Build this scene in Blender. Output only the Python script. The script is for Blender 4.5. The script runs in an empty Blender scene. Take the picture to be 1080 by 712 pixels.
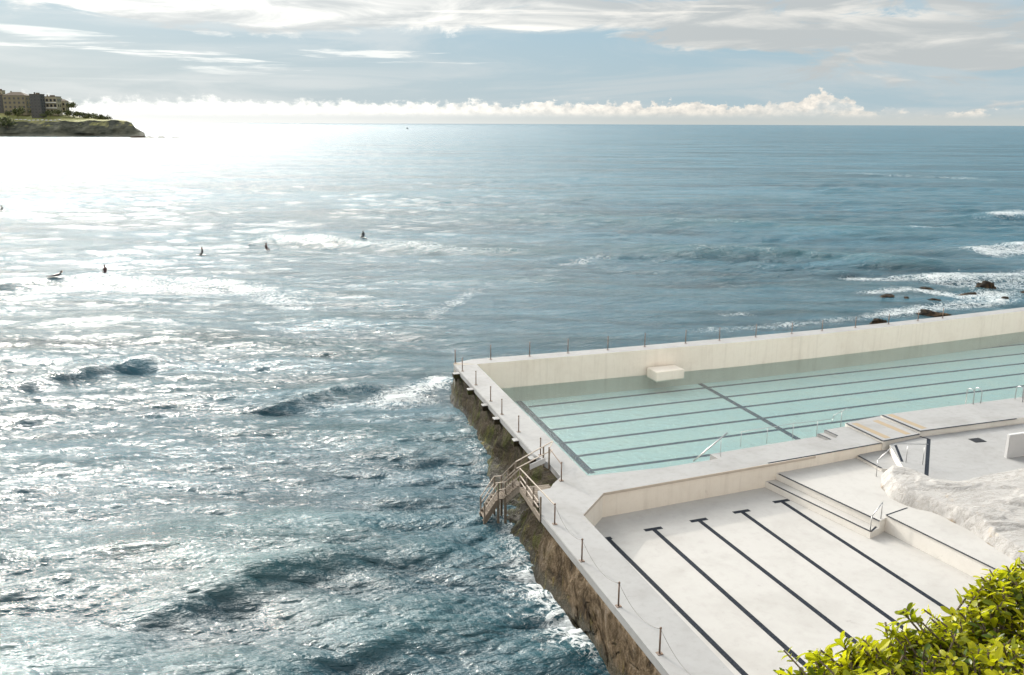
import bpy, bmesh, math, random
import numpy as np
from mathutils import Vector, Matrix, noise
random.seed(7); np.random.seed(7)
R = math.radians
SC = bpy.context.scene
COL = SC.collection

# ------------------------------------------------------------------ frame
# world axes follow the pools: +X along the lanes of the big pool, +Y out to sea.
# The paved walkway is z = 0, the camera stands 18 m above it on the cliff.
FOC, HC = 920.0, 18.0
YAW = R(18.66)                      # heading of the camera, clockwise from +Y
YH = 129.0 + .0036 * 400
ROLL = math.atan(.0036)
PITCH = math.atan((356 - YH) / FOC)
SEA = -3.0

def P(px, py, z=0.0):
    """point of the horizontal plane at height z seen at a pixel of the 1080x712 photograph (survey helper)"""
    u, v = (px - 540) / FOC, (py - 356) / FOC
    c, s = math.cos(ROLL), math.sin(ROLL)
    u, v = u * c + v * s, -u * s + v * c
    rx, ry, rz = u, math.cos(PITCH) - v * math.sin(PITCH), -math.sin(PITCH) - v * math.cos(PITCH)
    t = (z - HC) / rz
    X, Y = rx * t, ry * t
    c, s = math.cos(YAW), math.sin(YAW)
    return Vector((X * c + Y * s, -X * s + Y * c, z))

def cam2w(X, Y, z=0.0):
    c, s = math.cos(YAW), math.sin(YAW)
    return Vector((X * c + Y * s, -X * s + Y * c, z))

def at_depth(px, Y, z):
    """point at forward ground distance Y, height z, in the column of pixel px"""
    return cam2w((px - 540) / FOC * (Y * math.cos(PITCH) + (HC - z) * math.sin(PITCH)), Y, z)

def zrow(py, Y):
    """height that shows at image row py at forward distance Y"""
    v = (py - 356) / FOC
    ry, rz = math.cos(PITCH) - v * math.sin(PITCH), -math.sin(PITCH) - v * math.cos(PITCH)
    return HC + rz * Y / ry

# ------------------------------------------------------------------ object helpers
def tag(o, label=None, cat=None, group=None, kind=None):
    if label: o['label'] = label
    if cat: o['category'] = cat
    if group: o['group'] = group
    if kind: o['kind'] = kind
    return o

def empty(name, loc=(0, 0, 0), rz=0.0):
    o = bpy.data.objects.new(name, None); COL.objects.link(o)
    o.location = loc; o.rotation_euler = (0, 0, rz); o.empty_display_size = .2
    return o

def obj(name, bm, mats, parent=None, smooth=False):
    me = bpy.data.meshes.new(name)
    if not isinstance(mats, (list, tuple)): mats = [mats]
    for m in mats: me.materials.append(m)
    bm.to_mesh(me); bm.free()
    if smooth:
        for p in me.polygons: p.use_smooth = True
    o = bpy.data.objects.new(name, me); COL.objects.link(o)
    if parent: o.parent = parent
    return o

def children(o): return [c for c in bpy.data.objects if c.parent == o]
def copy_tree(o, parent=None):
    c = o.copy(); COL.objects.link(c); c.parent = parent
    for ch in children(o): copy_tree(ch, c)
    return c

def prism(bm, pts, z0, z1, mi_top=0, mi_side=0):
    """extruded polygon; pts are 2-D, any winding"""
    pts = [(p[0], p[1]) for p in pts]
    a = sum(pts[i][0] * pts[(i + 1) % len(pts)][1] - pts[(i + 1) % len(pts)][0] * pts[i][1] for i in range(len(pts)))
    if a < 0: pts = pts[::-1]
    t = [bm.verts.new((x, y, z1)) for x, y in pts]
    b = [bm.verts.new((x, y, z0)) for x, y in pts]
    f = bm.faces.new(t); f.material_index = mi_top
    g = bm.faces.new(b[::-1]); g.material_index = mi_side
    n = len(pts)
    for i in range(n):
        h = bm.faces.new((b[i], b[(i + 1) % n], t[(i + 1) % n], t[i])); h.material_index = mi_side
    return bm

def sheet(bm, pts, z):
    pts = [(p[0], p[1]) for p in pts]
    a = sum(pts[i][0] * pts[(i + 1) % len(pts)][1] - pts[(i + 1) % len(pts)][0] * pts[i][1] for i in range(len(pts)))
    if a < 0: pts = pts[::-1]
    bm.faces.new([bm.verts.new((x, y, z)) for x, y in pts])

def stripe(bm, a, b, w, z, h=0.004, off=0.0):
    """flat painted line from a to b, w wide; off shifts it sideways"""
    a, b = Vector((a[0], a[1])), Vector((b[0], b[1]))
    d = (b - a).normalized(); n = Vector((-d.y, d.x))
    a = a + n * off; b = b + n * off
    prism(bm, [a + n * w / 2, b + n * w / 2, b - n * w / 2, a - n * w / 2], z, z + h)

def tube(bm, pts, r, seg=8, cap=True, r2=None):
    pts = [Vector(p) for p in pts]
    rings = []
    for i, p in enumerate(pts):
        if i == 0: t = pts[1] - p
        elif i == len(pts) - 1: t = p - pts[i - 1]
        else: t = (pts[i + 1] - p).normalized() + (p - pts[i - 1]).normalized()
        t.normalize()
        up = Vector((0, 0, 1)) if abs(t.z) < .95 else Vector((1, 0, 0))
        x = t.cross(up).normalized(); y = x.cross(t)
        rr = r if r2 is None else r + (r2 - r) * i / (len(pts) - 1)
        rings.append([bm.verts.new(p + (x * math.cos(2 * math.pi * k / seg) + y * math.sin(2 * math.pi * k / seg)) * rr) for k in range(seg)])
    for a, b in zip(rings, rings[1:]):
        for k in range(seg): bm.faces.new((a[k], a[(k + 1) % seg], b[(k + 1) % seg], b[k]))
    if cap:
        bm.faces.new(rings[0][::-1]); bm.faces.new(rings[-1])
    bmesh.ops.recalc_face_normals(bm, faces=bm.faces[:])

def box(bm, c, s, rz=0.0):
    m = Matrix.Translation(c) @ Matrix.Rotation(rz, 4, 'Z') @ Matrix.Diagonal((s[0], s[1], s[2], 1))
    return bmesh.ops.create_cube(bm, size=1, matrix=m)['verts']

def bar(bm, a, b, w, h):
    """square bar from a to b"""
    a, b = Vector(a), Vector(b); d = b - a
    q = d.to_track_quat('X', 'Z').to_matrix().to_4x4()
    m = Matrix.Translation((a + b) / 2) @ q @ Matrix.Diagonal((d.length, w, h, 1))
    bmesh.ops.create_cube(bm, size=1, matrix=m)

# ------------------------------------------------------------------ materials
def mat(name):
    m = bpy.data.materials.new(name); m.use_nodes = True
    nt = m.node_tree; nt.nodes.clear()
    out = nt.nodes.new('ShaderNodeOutputMaterial'); b = nt.nodes.new('ShaderNodeBsdfPrincipled')
    nt.links.new(b.outputs[0], out.inputs[0])
    return m, nt, b, out

class G:
    """tiny node builder"""
    def __init__(s, nt): s.nt = nt
    def n(s, t, **k):
        x = s.nt.nodes.new(t)
        for a, v in k.items(): setattr(x, a, v)
        return x
    def set(s, node, key, v):
        if v is None: return
        if isinstance(v, bpy.types.NodeSocket): s.nt.links.new(v, node.inputs[key])
        else: node.inputs[key].default_value = v
    def math(s, op, a, b=None, c=None, clamp=False):
        x = s.n('ShaderNodeMath', operation=op); x.use_clamp = clamp
        s.set(x, 0, a); s.set(x, 1, b); s.set(x, 2, c); return x.outputs[0]
    def coord(s, kind='Object', scale=(1, 1, 1), rot=(0, 0, 0), vec=None):
        m = s.n('ShaderNodeMapping'); m.inputs['Scale'].default_value = scale; m.inputs['Rotation'].default_value = rot
        if vec is None: vec = s.n('ShaderNodeTexCoord').outputs[kind]
        s.nt.links.new(vec, m.inputs[0]); return m.outputs[0]
    def noise(s, vec, scale, detail=4, rough=.55, dist=0.0, color=False):
        x = s.n('ShaderNodeTexNoise'); s.set(x, 'Vector', vec); s.set(x, 'Scale', scale)
        s.set(x, 'Detail', detail); s.set(x, 'Roughness', rough); s.set(x, 'Distortion', dist)
        return x.outputs['Color' if color else 'Fac']
    def ramp(s, fac, stops, interp='LINEAR'):
        x = s.n('ShaderNodeValToRGB'); s.set(x, 0, fac); r = x.color_ramp; r.interpolation = interp
        while len(r.elements) > 1: r.elements.remove(r.elements[-1])
        for i, (p, c) in enumerate(stops):
            e = r.elements[0] if i == 0 else r.elements.new(p)
            e.position = p; e.color = (c, c, c, 1) if isinstance(c, (int, float)) else tuple(c) + (1,)
        return x.outputs[0]
    def mix(s, fac, a, b, blend='MIX'):
        x = s.n('ShaderNodeMix', data_type='RGBA', blend_type=blend)
        s.set(x, 0, fac)
        for k, v in ((6, a), (7, b)):
            if isinstance(v, (tuple, list)): v = tuple(v) + (1,) if len(v) == 3 else v
            s.set(x, k, v)
        return x.outputs[2]
    def rng(s, v, a, b, c=0.0, d=1.0, smooth=False):
        x = s.n('ShaderNodeMapRange'); x.interpolation_type = 'SMOOTHSTEP' if smooth else 'LINEAR'
        for i, q in enumerate((v, a, b, c, d)): s.set(x, i, q)
        return x.outputs[0]
    def bump(s, h, strength, dist, normal=None):
        x = s.n('ShaderNodeBump'); s.set(x, 'Height', h); s.set(x, 'Strength', strength); s.set(x, 'Distance', dist)
        if normal is not None: s.nt.links.new(normal, x.inputs['Normal'])
        return x.outputs[0]
    def attr(s, name):
        return s.n('ShaderNodeAttribute', attribute_name=name).outputs['Fac']

def painted(name, base, dirt, rough=.6, streak=False, dirt_amt=.35, bump=.3, spots=True, fine=(0.5, .5, .5)):
    m, nt, b, _ = mat(name); g = G(nt)
    v = g.coord('Object')
    n1 = g.noise(v, .35, 6, .6, .4); n2 = g.noise(v, 2.6, 5, .65); n3 = g.noise(v, 30, 3, .6)
    f = g.rng(n1, .42, .72, 0, dirt_amt, True)
    c = g.mix(f, base, dirt)
    c = g.mix(g.rng(n2, .5, .75, 0, dirt_amt * .7), c, dirt)
    if spots:
        sp = g.rng(g.noise(g.coord('Object', (1, 1, 1), (0, 0, .6)), 1.7, 8, .75, 1.2), .63, .72, 0, .4)
        c = g.mix(sp, c, tuple(x * .55 for x in dirt))
    if streak:
        sv = g.coord('Object', (2.2, 2.2, .12))
        s = g.rng(g.noise(sv, .9, 6, .7), .5, .8, 0, .4)
        c = g.mix(s, c, tuple(x * .8 for x in dirt))
    c = g.mix(g.math('MULTIPLY', n3, .12), c, (.35, .33, .3))
    nt.links.new(c, b.inputs['Base Color'])
    nt.links.new(g.rng(n2, .3, .8, rough, rough + .2), b.inputs['Roughness']); b.inputs['Specular IOR Level'].default_value = .18
    h = g.math('ADD', g.math('MULTIPLY', n3, .25), n2)
    nt.links.new(g.bump(h, bump, .02), b.inputs['Normal'])
    return m

def simple(name, col, rough=.5, metal=0.0, var=.3, scale=20, col2=None, bump=0.0):
    m, nt, b, _ = mat(name); g = G(nt)
    n = g.noise(g.coord('Object'), scale, 4, .6)
    c2 = col2 or tuple(x * (1 - var) for x in col)
    nt.links.new(g.mix(g.rng(n, .35, .7), col, c2), b.inputs['Base Color'])
    b.inputs['Roughness'].default_value = rough; b.inputs['Metallic'].default_value = metal
    if bump: nt.links.new(g.bump(n, bump, .02), b.inputs['Normal'])
    return m

M = {}
M['deck'] = painted('white_paint', (.28, .28, .279), (.155, .15, .14))
M['cream'] = painted('cream_wall_paint', (.79, .725, .635), (.60, .52, .43), streak=True, dirt_amt=.3)
M['floor2'] = painted('pale_pool_paint', (.385, .375, .36), (.23, .22, .2), dirt_amt=.3)
M['coping'] = painted('shadowed_tan_coping', (.50, .43, .36), (.40, .33, .27), spots=False)  # tan coping, with its shadowed tone put into the colour
M['black'] = simple('black_line_paint', (.007, .010, .017), .7, 0, .3, 9, (.026, .031, .040)); M['black'].node_tree.nodes['Principled BSDF'].inputs['Specular IOR Level'].default_value = .1
M['tan'] = painted('tan_grip_strip', (.29, .23, .155), (.22, .18, .12), rough=.8, spots=False)
M['riser'] = painted('riser_white_shade_lift', (.72, .69, .64), (.5, .46, .4), dirt_amt=.3)  # side faces paler than the white tops, to lift them out of shade
M['steel'] = simple('steel_tube', (.50, .50, .50), .3, .9, .2, 30)
M['post'] = simple('weathered_post', (.16, .14, .13), .55, .3, .5, 12, (.22, .12, .06))
M['wire'] = simple('wire_rope', (.16, .15, .14), .5, .4)
M['whiteblock'] = painted('white_block_paint', (.55, .55, .55), (.42, .41, .4), spots=False)
M['timber'] = simple('weathered_timber', (.20, .16, .12), .8, 0, .45, 9, (.10, .08, .06), .4)
M['railwood'] = simple('pale_rail', (.42, .37, .32), .6, 0, .35, 14, (.24, .18, .13))
M['grate'] = simple('dark_grate', (.03, .03, .035), .5, .5)

# pool floor: pale aqua paint
def pool_floor_mat():
    m, nt, b, _ = mat('aqua_pool_floor'); g = G(nt)
    v = g.coord('Object')
    n1 = g.noise(v, .25, 5, .6, .5); n2 = g.noise(v, 1.3, 6, .7, 1.0)
    c = g.mix(g.rng(n1, .35, .7), (.54, .68, .66), (.63, .73, .67))
    c = g.mix(g.rng(n2, .61, .72, 0, .6), c, (.16, .28, .28))
    nt.links.new(c, b.inputs['Base Color']); b.inputs['Roughness'].default_value = .7
    return m
M['poolfloor'] = pool_floor_mat()
M['poolline'] = simple('pool_line_paint', (.003, .020, .060), .6, 0, .3, 6)

def pool_water_mat():
    m, nt, b, out = mat('pool_water'); g = G(nt)
    nt.nodes.remove(b)
    v = g.coord('Object')
    h = g.math('ADD', g.noise(v, 2.2, 4, .6, .5), g.math('MULTIPLY', g.noise(g.coord('Object', (1, 2.2, 1)), 7, 3, .6), .35))
    nrm = g.bump(h, 1.0, .08)
    tr = g.n('ShaderNodeBsdfTransparent'); tr.inputs[0].default_value = (.86, .95, .955, 1)
    gl = g.n('ShaderNodeBsdfGlossy'); gl.inputs['Roughness'].default_value = .06; nt.links.new(nrm, gl.inputs['Normal'])
    fr = g.n('ShaderNodeFresnel'); fr.inputs[0].default_value = 1.33; nt.links.new(nrm, fr.inputs['Normal'])
    mx = g.n('ShaderNodeMixShader'); nt.links.new(fr.outputs[0], mx.inputs[0])
    df = g.n('ShaderNodeBsdfDiffuse'); nt.links.new(g.mix(g.rng(g.noise(v, .3, 5, .6), .35, .65), (.42, .60, .57), (.50, .66, .60)), df.inputs[0])
    mk = g.n('ShaderNodeMixShader'); nt.links.new(g.rng(h, .45, .9, .02, .06), mk.inputs[0])
    nt.links.new(tr.outputs[0], mk.inputs[1]); nt.links.new(df.outputs[0], mk.inputs[2])
    nt.links.new(mk.outputs[0], mx.inputs[1]); nt.links.new(gl.outputs[0], mx.inputs[2])
    nt.links.new(mx.outputs[0], out.inputs[0])
    return m
M['poolwater'] = pool_water_mat()

def rock_mat(name, cols, green=False):
    m, nt, b, _ = mat(name); g = G(nt)
    b.inputs['Specular IOR Level'].default_value = .12
    v = g.coord('Object', (1, 1, .75)); n1 = g.noise(v, 1.1, 9, .68, .6); n2 = g.noise(v, 6, 8, .72)
    c = g.ramp(n1, [(.36, cols[0]), (.46, cols[1]), (.55, cols[2]), (.68, cols[3])])  # darkest stops paint shaded crevices into the rock colour
    c = g.mix(g.rng(n2, .4, .7, 0, .7), c, tuple(x * .45 for x in cols[1]))
    z = g.n('ShaderNodeSeparateXYZ'); nt.links.new(g.n('ShaderNodeTexCoord').outputs['Object'], z.inputs[0])
    # wet and weedy zone near the tide line, a real band of weed
    wet = g.rng(g.math('ADD', z.outputs[2], g.math('MULTIPLY', n1, 1.6)), -1.9, -1.2, 1, 0, True)
    c = g.mix(g.math('MULTIPLY', wet, .75), c, (.035, .035, .02))
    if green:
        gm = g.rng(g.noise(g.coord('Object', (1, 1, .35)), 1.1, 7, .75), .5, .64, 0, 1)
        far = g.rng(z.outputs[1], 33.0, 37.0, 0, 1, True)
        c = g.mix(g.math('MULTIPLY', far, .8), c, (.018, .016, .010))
        c = g.mix(g.math('MULTIPLY', gm, g.math('MULTIPLY', far, .7)), c, (.055, .072, .008))
        g2 = g.rng(g.noise(g.coord('Object', (1, 1, .4)), 2.2, 6, .7), .56, .68, 0, 1)
        near = g.rng(z.outputs[2], -1.0, -2.2, 0, .8, True)
        c = g.mix(g.math('MULTIPLY', g2, near), c, (.16, .13, .03))
    nt.links.new(c, b.inputs['Base Color'])
    nt.links.new(g.rng(wet, 0, 1, .9, .45), b.inputs['Roughness'])
    h = g.math('ADD', n1, g.math('MULTIPLY', n2, .6))
    nt.links.new(g.bump(h, 1.0, .45), b.inputs['Normal'])
    return m
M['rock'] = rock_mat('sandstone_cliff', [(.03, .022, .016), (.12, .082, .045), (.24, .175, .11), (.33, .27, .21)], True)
M['darkrock'] = rock_mat('wet_rock', [(.015, .013, .011), (.03, .026, .021), (.08, .055, .032), (.14, .1, .06)])
M['whiterock'] = None
def white_rock_mat():
    m, nt, b, _ = mat('whitewashed_rock'); g = G(nt)
    v = g.coord('Object'); n1 = g.noise(v, 1.1, 9, .7, 1.2); n2 = g.noise(g.coord('Object', (1, 4, 3), (0, 0, .5)), 1.4, 9, .75, .6)
    c = g.mix(g.rng(n2, .45, .68, 0, .45), (.345, .335, .32), (.19, .17, .15))
    c = g.mix(g.rng(n1, .60, .74, 0, .5), c, (.42, .30, .17))
    ck = g.math('ABSOLUTE', g.math('SUBTRACT', g.noise(g.coord('Object', (1, 2.2, 1), (0, 0, .5)), .8, 7, .62, 1.5), .5))
    c = g.mix(g.rng(ck, 0, .016, .45, 0), c, (.16, .13, .10))
    ft = g.attr('foot')
    bare = g.mix(g.rng(n2, .4, .6), (.21, .145, .08), (.07, .05, .035))
    c = g.mix(g.rng(ft, .03, .15, .9, 0, True), c, bare)
    nt.links.new(c, b.inputs['Base Color']); b.inputs['Roughness'].default_value = .8
    nt.links.new(g.bump(g.math('ADD', g.math('ADD', n1, n2), g.rng(ck, 0, .05, -.5, 0)), .6, .06), b.inputs['Normal'])
    return m
M['whiterock'] = white_rock_mat()

def crevice_mat():
    return simple('ochre_crevice_rock', (.42, .28, .13), .9, 0, .5, 5, (.2, .12, .06), .6)
M['crevice'] = crevice_mat()

# ------------------------------------------------------------------ sun and sky
SUN_AZ = R(-17.5)      # from +Y, clockwise positive
SUN_EL = R(23.5)
sd = Vector((math.sin(SUN_AZ) * math.cos(SUN_EL), math.cos(SUN_AZ) * math.cos(SUN_EL), math.sin(SUN_EL)))
sl = bpy.data.lights.new('sun', 'SUN'); sl.energy = 2.0; sl.angle = R(.8); sl.color = (1.0, .92, .80)
so = bpy.data.objects.new('sun', sl); COL.objects.link(so)
so.rotation_euler = sd.to_track_quat('Z', 'Y').to_euler(); so.location = (0, 40, 60)

def build_world():
    w = bpy.data.worlds.new("World"); SC.world = w; w.use_nodes = True
    nt = w.node_tree; nt.nodes.clear(); g = G(nt)
    out = g.n('ShaderNodeOutputWorld'); bg = g.n('ShaderNodeBackground'); bg.inputs[1].default_value = .12
    nt.links.new(bg.outputs[0], out.inputs[0])
    sky = g.n('ShaderNodeTexSky', sky_type='NISHITA'); sky.sun_disc = False
    sky.sun_elevation = SUN_EL; sky.sun_rotation = SUN_AZ
    sky.altitude = 20; sky.air_density = 1.0; sky.dust_density = 1.2; sky.ozone_density = 1.0
    d = g.n('ShaderNodeTexCoord').outputs['Generated']
    s = g.n('ShaderNodeSeparateXYZ'); nt.links.new(d, s.inputs[0])
    el = g.math('MULTIPLY', g.math('ARCSINE', s.outputs[2]), 57.2958)
    az = g.math('MULTIPLY', g.math('ARCTAN2', s.outputs[0], s.outputs[1]), 57.2958)     # 0 = +Y, deg
    az = g.math('SUBTRACT', az, 18.66)                                                  # 0 = heading
    def vec(a, b, off=0.0):
        c = g.n('ShaderNodeCombineXYZ'); g.set(c, 0, g.math('MULTIPLY', az, a)); g.set(c, 1, g.math('MULTIPLY', el, b)); g.set(c, 2, off)
        return c.outputs[0]
    def blob(a0, e0, sa, se):
        x = g.math('DIVIDE', g.math('SUBTRACT', az, a0), sa); y = g.math('DIVIDE', g.math('SUBTRACT', el, e0), se)
        r = g.math('ADD', g.math('MULTIPLY', x, x), g.math('MULTIPLY', y, y))
        return g.math('POWER', 2.718, g.math('MULTIPLY', r, -1.0))
    # glow of the veiled sun: angular distance to it
    dp = g.n('ShaderNodeVectorMath', operation='DOT_PRODUCT'); nt.links.new(d, dp.inputs[0]); dp.inputs[1].default_value = sd
    cosd = dp.outputs['Value']
    glow = g.rng(cosd, .60, 1.0, 0, 1, True)
    gp = g.n('ShaderNodeVectorMath', operation='DOT_PRODUCT'); nt.links.new(d, gp.inputs[0])
    ga, ge = YAW + R(-33.5), R(25.5); gp.inputs[1].default_value = (math.sin(ga) * math.cos(ge), math.cos(ga) * math.cos(ge), math.sin(ge))     # unseen bright cloud by the sun, added to whiten the sea
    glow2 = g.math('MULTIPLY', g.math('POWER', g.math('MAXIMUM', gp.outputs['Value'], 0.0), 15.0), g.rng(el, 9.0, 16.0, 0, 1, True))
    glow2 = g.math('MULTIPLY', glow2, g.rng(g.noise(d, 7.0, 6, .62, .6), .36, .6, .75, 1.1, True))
    # base: nishita lifted a little by thin high haze
    base = g.mix(g.rng(el, 8.0, 20.0, .93, .4, True), sky.outputs[0], (1.9, 3.0, 3.8))
    haze_w = g.rng(el, 0.0, 9.0, .75, .12, True)
    hazecol = g.mix(glow, (2.7, 3.3, 3.5), (3.7, 4.0, 4.0))
    base = g.mix(haze_w, base, hazecol)
    # --- high sheet clouds
    warp = g.noise(vec(.10, .35), 1.0, 4, .6)
    n_hi = g.noise(vec(.13, .5, 3.1), 1.0, 8, .62, .9)
    n_st = g.noise(vec(.05, .9, 8.4), 1.0, 7, .6, .5)
    bias = g.math('ADD', g.math('MULTIPLY', blob(-14, 6.6, 13, 1.5), .42), g.math('MULTIPLY', blob(6, 6.8, 11, 1.5), .30))
    bias = g.math('ADD', bias, g.math('MULTIPLY', blob(22, 5.2, 13, 2.6), .30))
    bias = g.math('ADD', bias, g.math('MULTIPLY', blob(3.5, 3.9, 8.5, 1.3), -.28))
    bias = g.math('ADD', bias, g.math('MULTIPLY', blob(-17, 3.2, 16, 1.0), -.16))
    bias = g.math('ADD', bias, g.rng(el, 9.0, 16.0, 0, .07))
    m_hi = g.rng(g.math('ADD', n_hi, bias), .60, .74, 0, 1, True)
    lit = g.rng(g.math('SUBTRACT', g.noise(vec(.12, .7, 5.5), 1.0, 6, .6, .6), g.rng(az, 2.0, 24.0, 0, .13)), .35, .68, 0, 1, True)
    darkc = g.mix(glow, (3.2, 3.35, 3.35), (4.2, 4.4, 4.4)); whitec = g.mix(glow, (5.6, 5.4, 5.0), (8.6, 8.4, 7.9))
    ccol = g.mix(lit, darkc, whitec)
    col = g.mix(g.math('MULTIPLY', m_hi, .92), base, ccol)
    soft = g.rng(g.noise(vec(.06, .42, 12.0), 1.0, 7, .6, .8), .38, .62, 0, 1, True)
    col = g.mix(g.math('MULTIPLY', soft, g.math('MULTIPLY', g.math('SUBTRACT', 1.0, m_hi), .45)), col, g.mix(glow, (3.9, 4.0, 3.95), (5.3, 5.4, 5.3)))
    # thin bright streaks
    m_st = g.math('MULTIPLY', g.rng(n_st, .61, .69, 0, 1, True), g.rng(el, 2.3, 3.2, 0, .55))
    col = g.mix(m_st, col, whitec)
    # grey sheet low on the left/centre above the cumulus
    # --- cumulus bank on the horizon
    topn = g.noise(vec(.30, .0, 2.0), 1.0, 2, .5)
    puff = g.noise(vec(1.1, 1.5, 6.0), 1.0, 7, .62)
    puff2 = g.noise(vec(.42, .8, 1.0), 1.0, 5, .6)
    left = g.rng(az, 18.0, -12.0, 0, 1, True)
    top = g.math('ADD', g.math('MULTIPLY', left, .55), .85)
    top = g.math('ADD', top, g.math('MULTIPLY', g.math('SUBTRACT', topn, .5), 1.1))
    top = g.math('ADD', top, g.math('MULTIPLY', g.math('SUBTRACT', puff, .5), 1.7))
    top = g.math('ADD', top, g.math('MULTIPLY', blob(19.0, 2.0, 2.2, 4.0), .9))
    top = g.math('ADD', top, g.math('MULTIPLY', blob(9.5, 2.0, 8.0, 4.0), .35))
    m_cu = g.rng(g.math('SUBTRACT', top, el), -.05, g.rng(az, -20, 10, .5, .12), 0, 1, True)
    gap = g.math('MULTIPLY', g.rng(az, 12.0, 26.0, 0, 1, True), g.rng(puff2, .56, .46, 0, 1, True))
    m_cu = g.math('MULTIPLY', m_cu, g.math('SUBTRACT', 1.0, g.math('MULTIPLY', gap, .95)))
    m_cu = g.math('MULTIPLY', m_cu, g.rng(el, .25, .75, 0, 1, True))
    shade = g.rng(g.noise(vec(1.6, 2.4, 9.0), 1.0, 6, .6), .35, .62, 0, 1)
    cu = g.mix(shade, g.mix(glow, (3.9, 3.9, 3.7), (7.2, 7.1, 6.7)), g.mix(glow, (5.9, 5.5, 4.9), (9.0, 8.9, 8.4)))
    col = g.mix(m_cu, col, cu)
    # veil just above the horizon
    veil = g.rng(el, 0.0, 1.1, .75, 0, True)
    col = g.mix(veil, col, g.mix(glow, (3.7, 3.75, 3.5), (7.4, 7.3, 7.0)))
    # unseen bright clouds behind the camera and veil over the sea, added for light
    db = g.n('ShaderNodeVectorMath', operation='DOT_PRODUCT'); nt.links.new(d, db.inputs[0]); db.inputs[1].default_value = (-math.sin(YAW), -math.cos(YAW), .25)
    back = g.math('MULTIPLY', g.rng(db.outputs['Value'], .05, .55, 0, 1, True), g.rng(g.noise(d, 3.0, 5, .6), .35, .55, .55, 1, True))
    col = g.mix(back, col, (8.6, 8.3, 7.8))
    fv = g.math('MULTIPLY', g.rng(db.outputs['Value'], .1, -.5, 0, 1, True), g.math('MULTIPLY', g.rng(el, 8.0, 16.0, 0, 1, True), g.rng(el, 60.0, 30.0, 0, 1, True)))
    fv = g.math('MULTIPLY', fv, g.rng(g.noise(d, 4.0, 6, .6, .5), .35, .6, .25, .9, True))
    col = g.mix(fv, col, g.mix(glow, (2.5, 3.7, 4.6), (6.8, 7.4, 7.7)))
    col = g.mix(g.rng(el, 38.0, 65.0, 0, .75, True), col, (6.8, 7.1, 7.3))  # brighter overhead sky, added to fill the shadows
    # added glow round the sun, out of frame, to brighten the sea's reflection
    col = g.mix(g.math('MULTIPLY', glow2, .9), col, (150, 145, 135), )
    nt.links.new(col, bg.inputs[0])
build_world()

# ------------------------------------------------------------------ camera
cd = bpy.data.cameras.new('camera'); cam = bpy.data.objects.new('camera', cd); COL.objects.link(cam)
cd.sensor_width = 36; cd.lens = FOC / 1080 * 36; cd.clip_end = 90000; cd.clip_start = .1
fw = Vector((math.sin(YAW) * math.cos(PITCH), math.cos(YAW) * math.cos(PITCH), -math.sin(PITCH)))
rt = Vector((math.cos(YAW), -math.sin(YAW), 0)); up = rt.cross(fw)
rt2 = rt * math.cos(ROLL) + up * math.sin(ROLL); up2 = up * math.cos(ROLL) - rt * math.sin(ROLL)
mw = Matrix((rt2, up2, -fw)).transposed().to_4x4(); mw.translation = (0, 0, HC)
cam.matrix_world = mw
SC.camera = cam

# ------------------------------------------------------------------ plan of the pools
wall_out_px = [(478.5, 383), (497, 379), (640, 367.6), (780, 355.5), (860, 348), (930, 341), (1000, 333.2), (1080, 324)]
wall_in_px = [(503, 384), (640, 372.5), (780, 361), (860, 353), (930, 345.5), (1000, 337.5), (1080, 328)]
W_out = [P(*q) for q in wall_out_px]; W_in = [P(*q) for q in wall_in_px]
dv = (W_out[-1] - W_out[-2]).normalized()
W_out.append(W_out[-1] + dv * 45); W_in.append(W_in[-1] + dv * 45)

def chain(pxs, z=0.0): return [P(a, b, z) for a, b in pxs]
walk_in_far = P(503, 384); cornerNE = P(619.5, 502)
outer_a = chain([(478.5, 384.5), (563, 479.5)])
notch = chain([(580, 489), (592, 503), (583, 510), (581, 515), (567, 517.5)])
outer_b = chain([(571, 543.6), (706, 712)])
ob_dir = (outer_b[1] - outer_b[0]).normalized()
outer_end = outer_b[1] + ob_dir * 14
p2_left = P(614.4, 543); p2_chamf = P(636, 519.7)
p2_wall = chain([(809, 489.6), (860, 480.5), (931, 467)])
strip_far = chain([(700, 493), (766, 482.4), (881, 463)])
Y2 = 13.0
deck_poly = outer_a + notch + outer_b[:1] + [outer_b[1], outer_end, Vector((p2_left.x - .02, outer_end.y, 0)), p2_left, p2_chamf] + p2_wall + \
            [P(895, 447.5)] + strip_far[::-1] + [cornerNE, walk_in_far]
bm = bmesh.new(); prism(bm, deck_poly, -.36, 0, 0, 1)
bmesh.ops.bevel(bm, geom=[e for e in bm.edges if all(v.co.z > -.01 for v in e.verts)], offset=.03, segments=2, affect='EDGES')
inset = [v + Vector((.9, 0, 0)) for v in outer_a] + [v + Vector((.9, 0, 0)) for v in notch + outer_b[:1] + [outer_b[1], outer_end]]
prism(bm, inset + deck_poly[len(inset):], -4.6, -.362, 1, 1)
for f in bm.faces:
    if f.normal.x < -.3 and f.calc_center_median().z > -.37: f.material_index = 0
deck = obj('walkway', bm, [M['deck'], M['cream']]); tag(deck, kind='structure')

# joints scored across the paved walkway
bm = bmesh.new()
for k in range(9):
    y = 61 - k * 4.6
    if y < 16: break
    def xo(y):
        pts = outer_a + [notch[-1]] + [outer_b[0], outer_end]
        for a, b in zip(pts, pts[1:]):
            if (a.y - y) * (b.y - y) <= 0 and abs(a.y - b.y) > 1e-6: return a.x + (b.x - a.x) * (y - a.y) / (b.y - a.y)
        return pts[0].x
# (the photograph shows no clear joints: left unscored)
bm.free()

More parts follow.
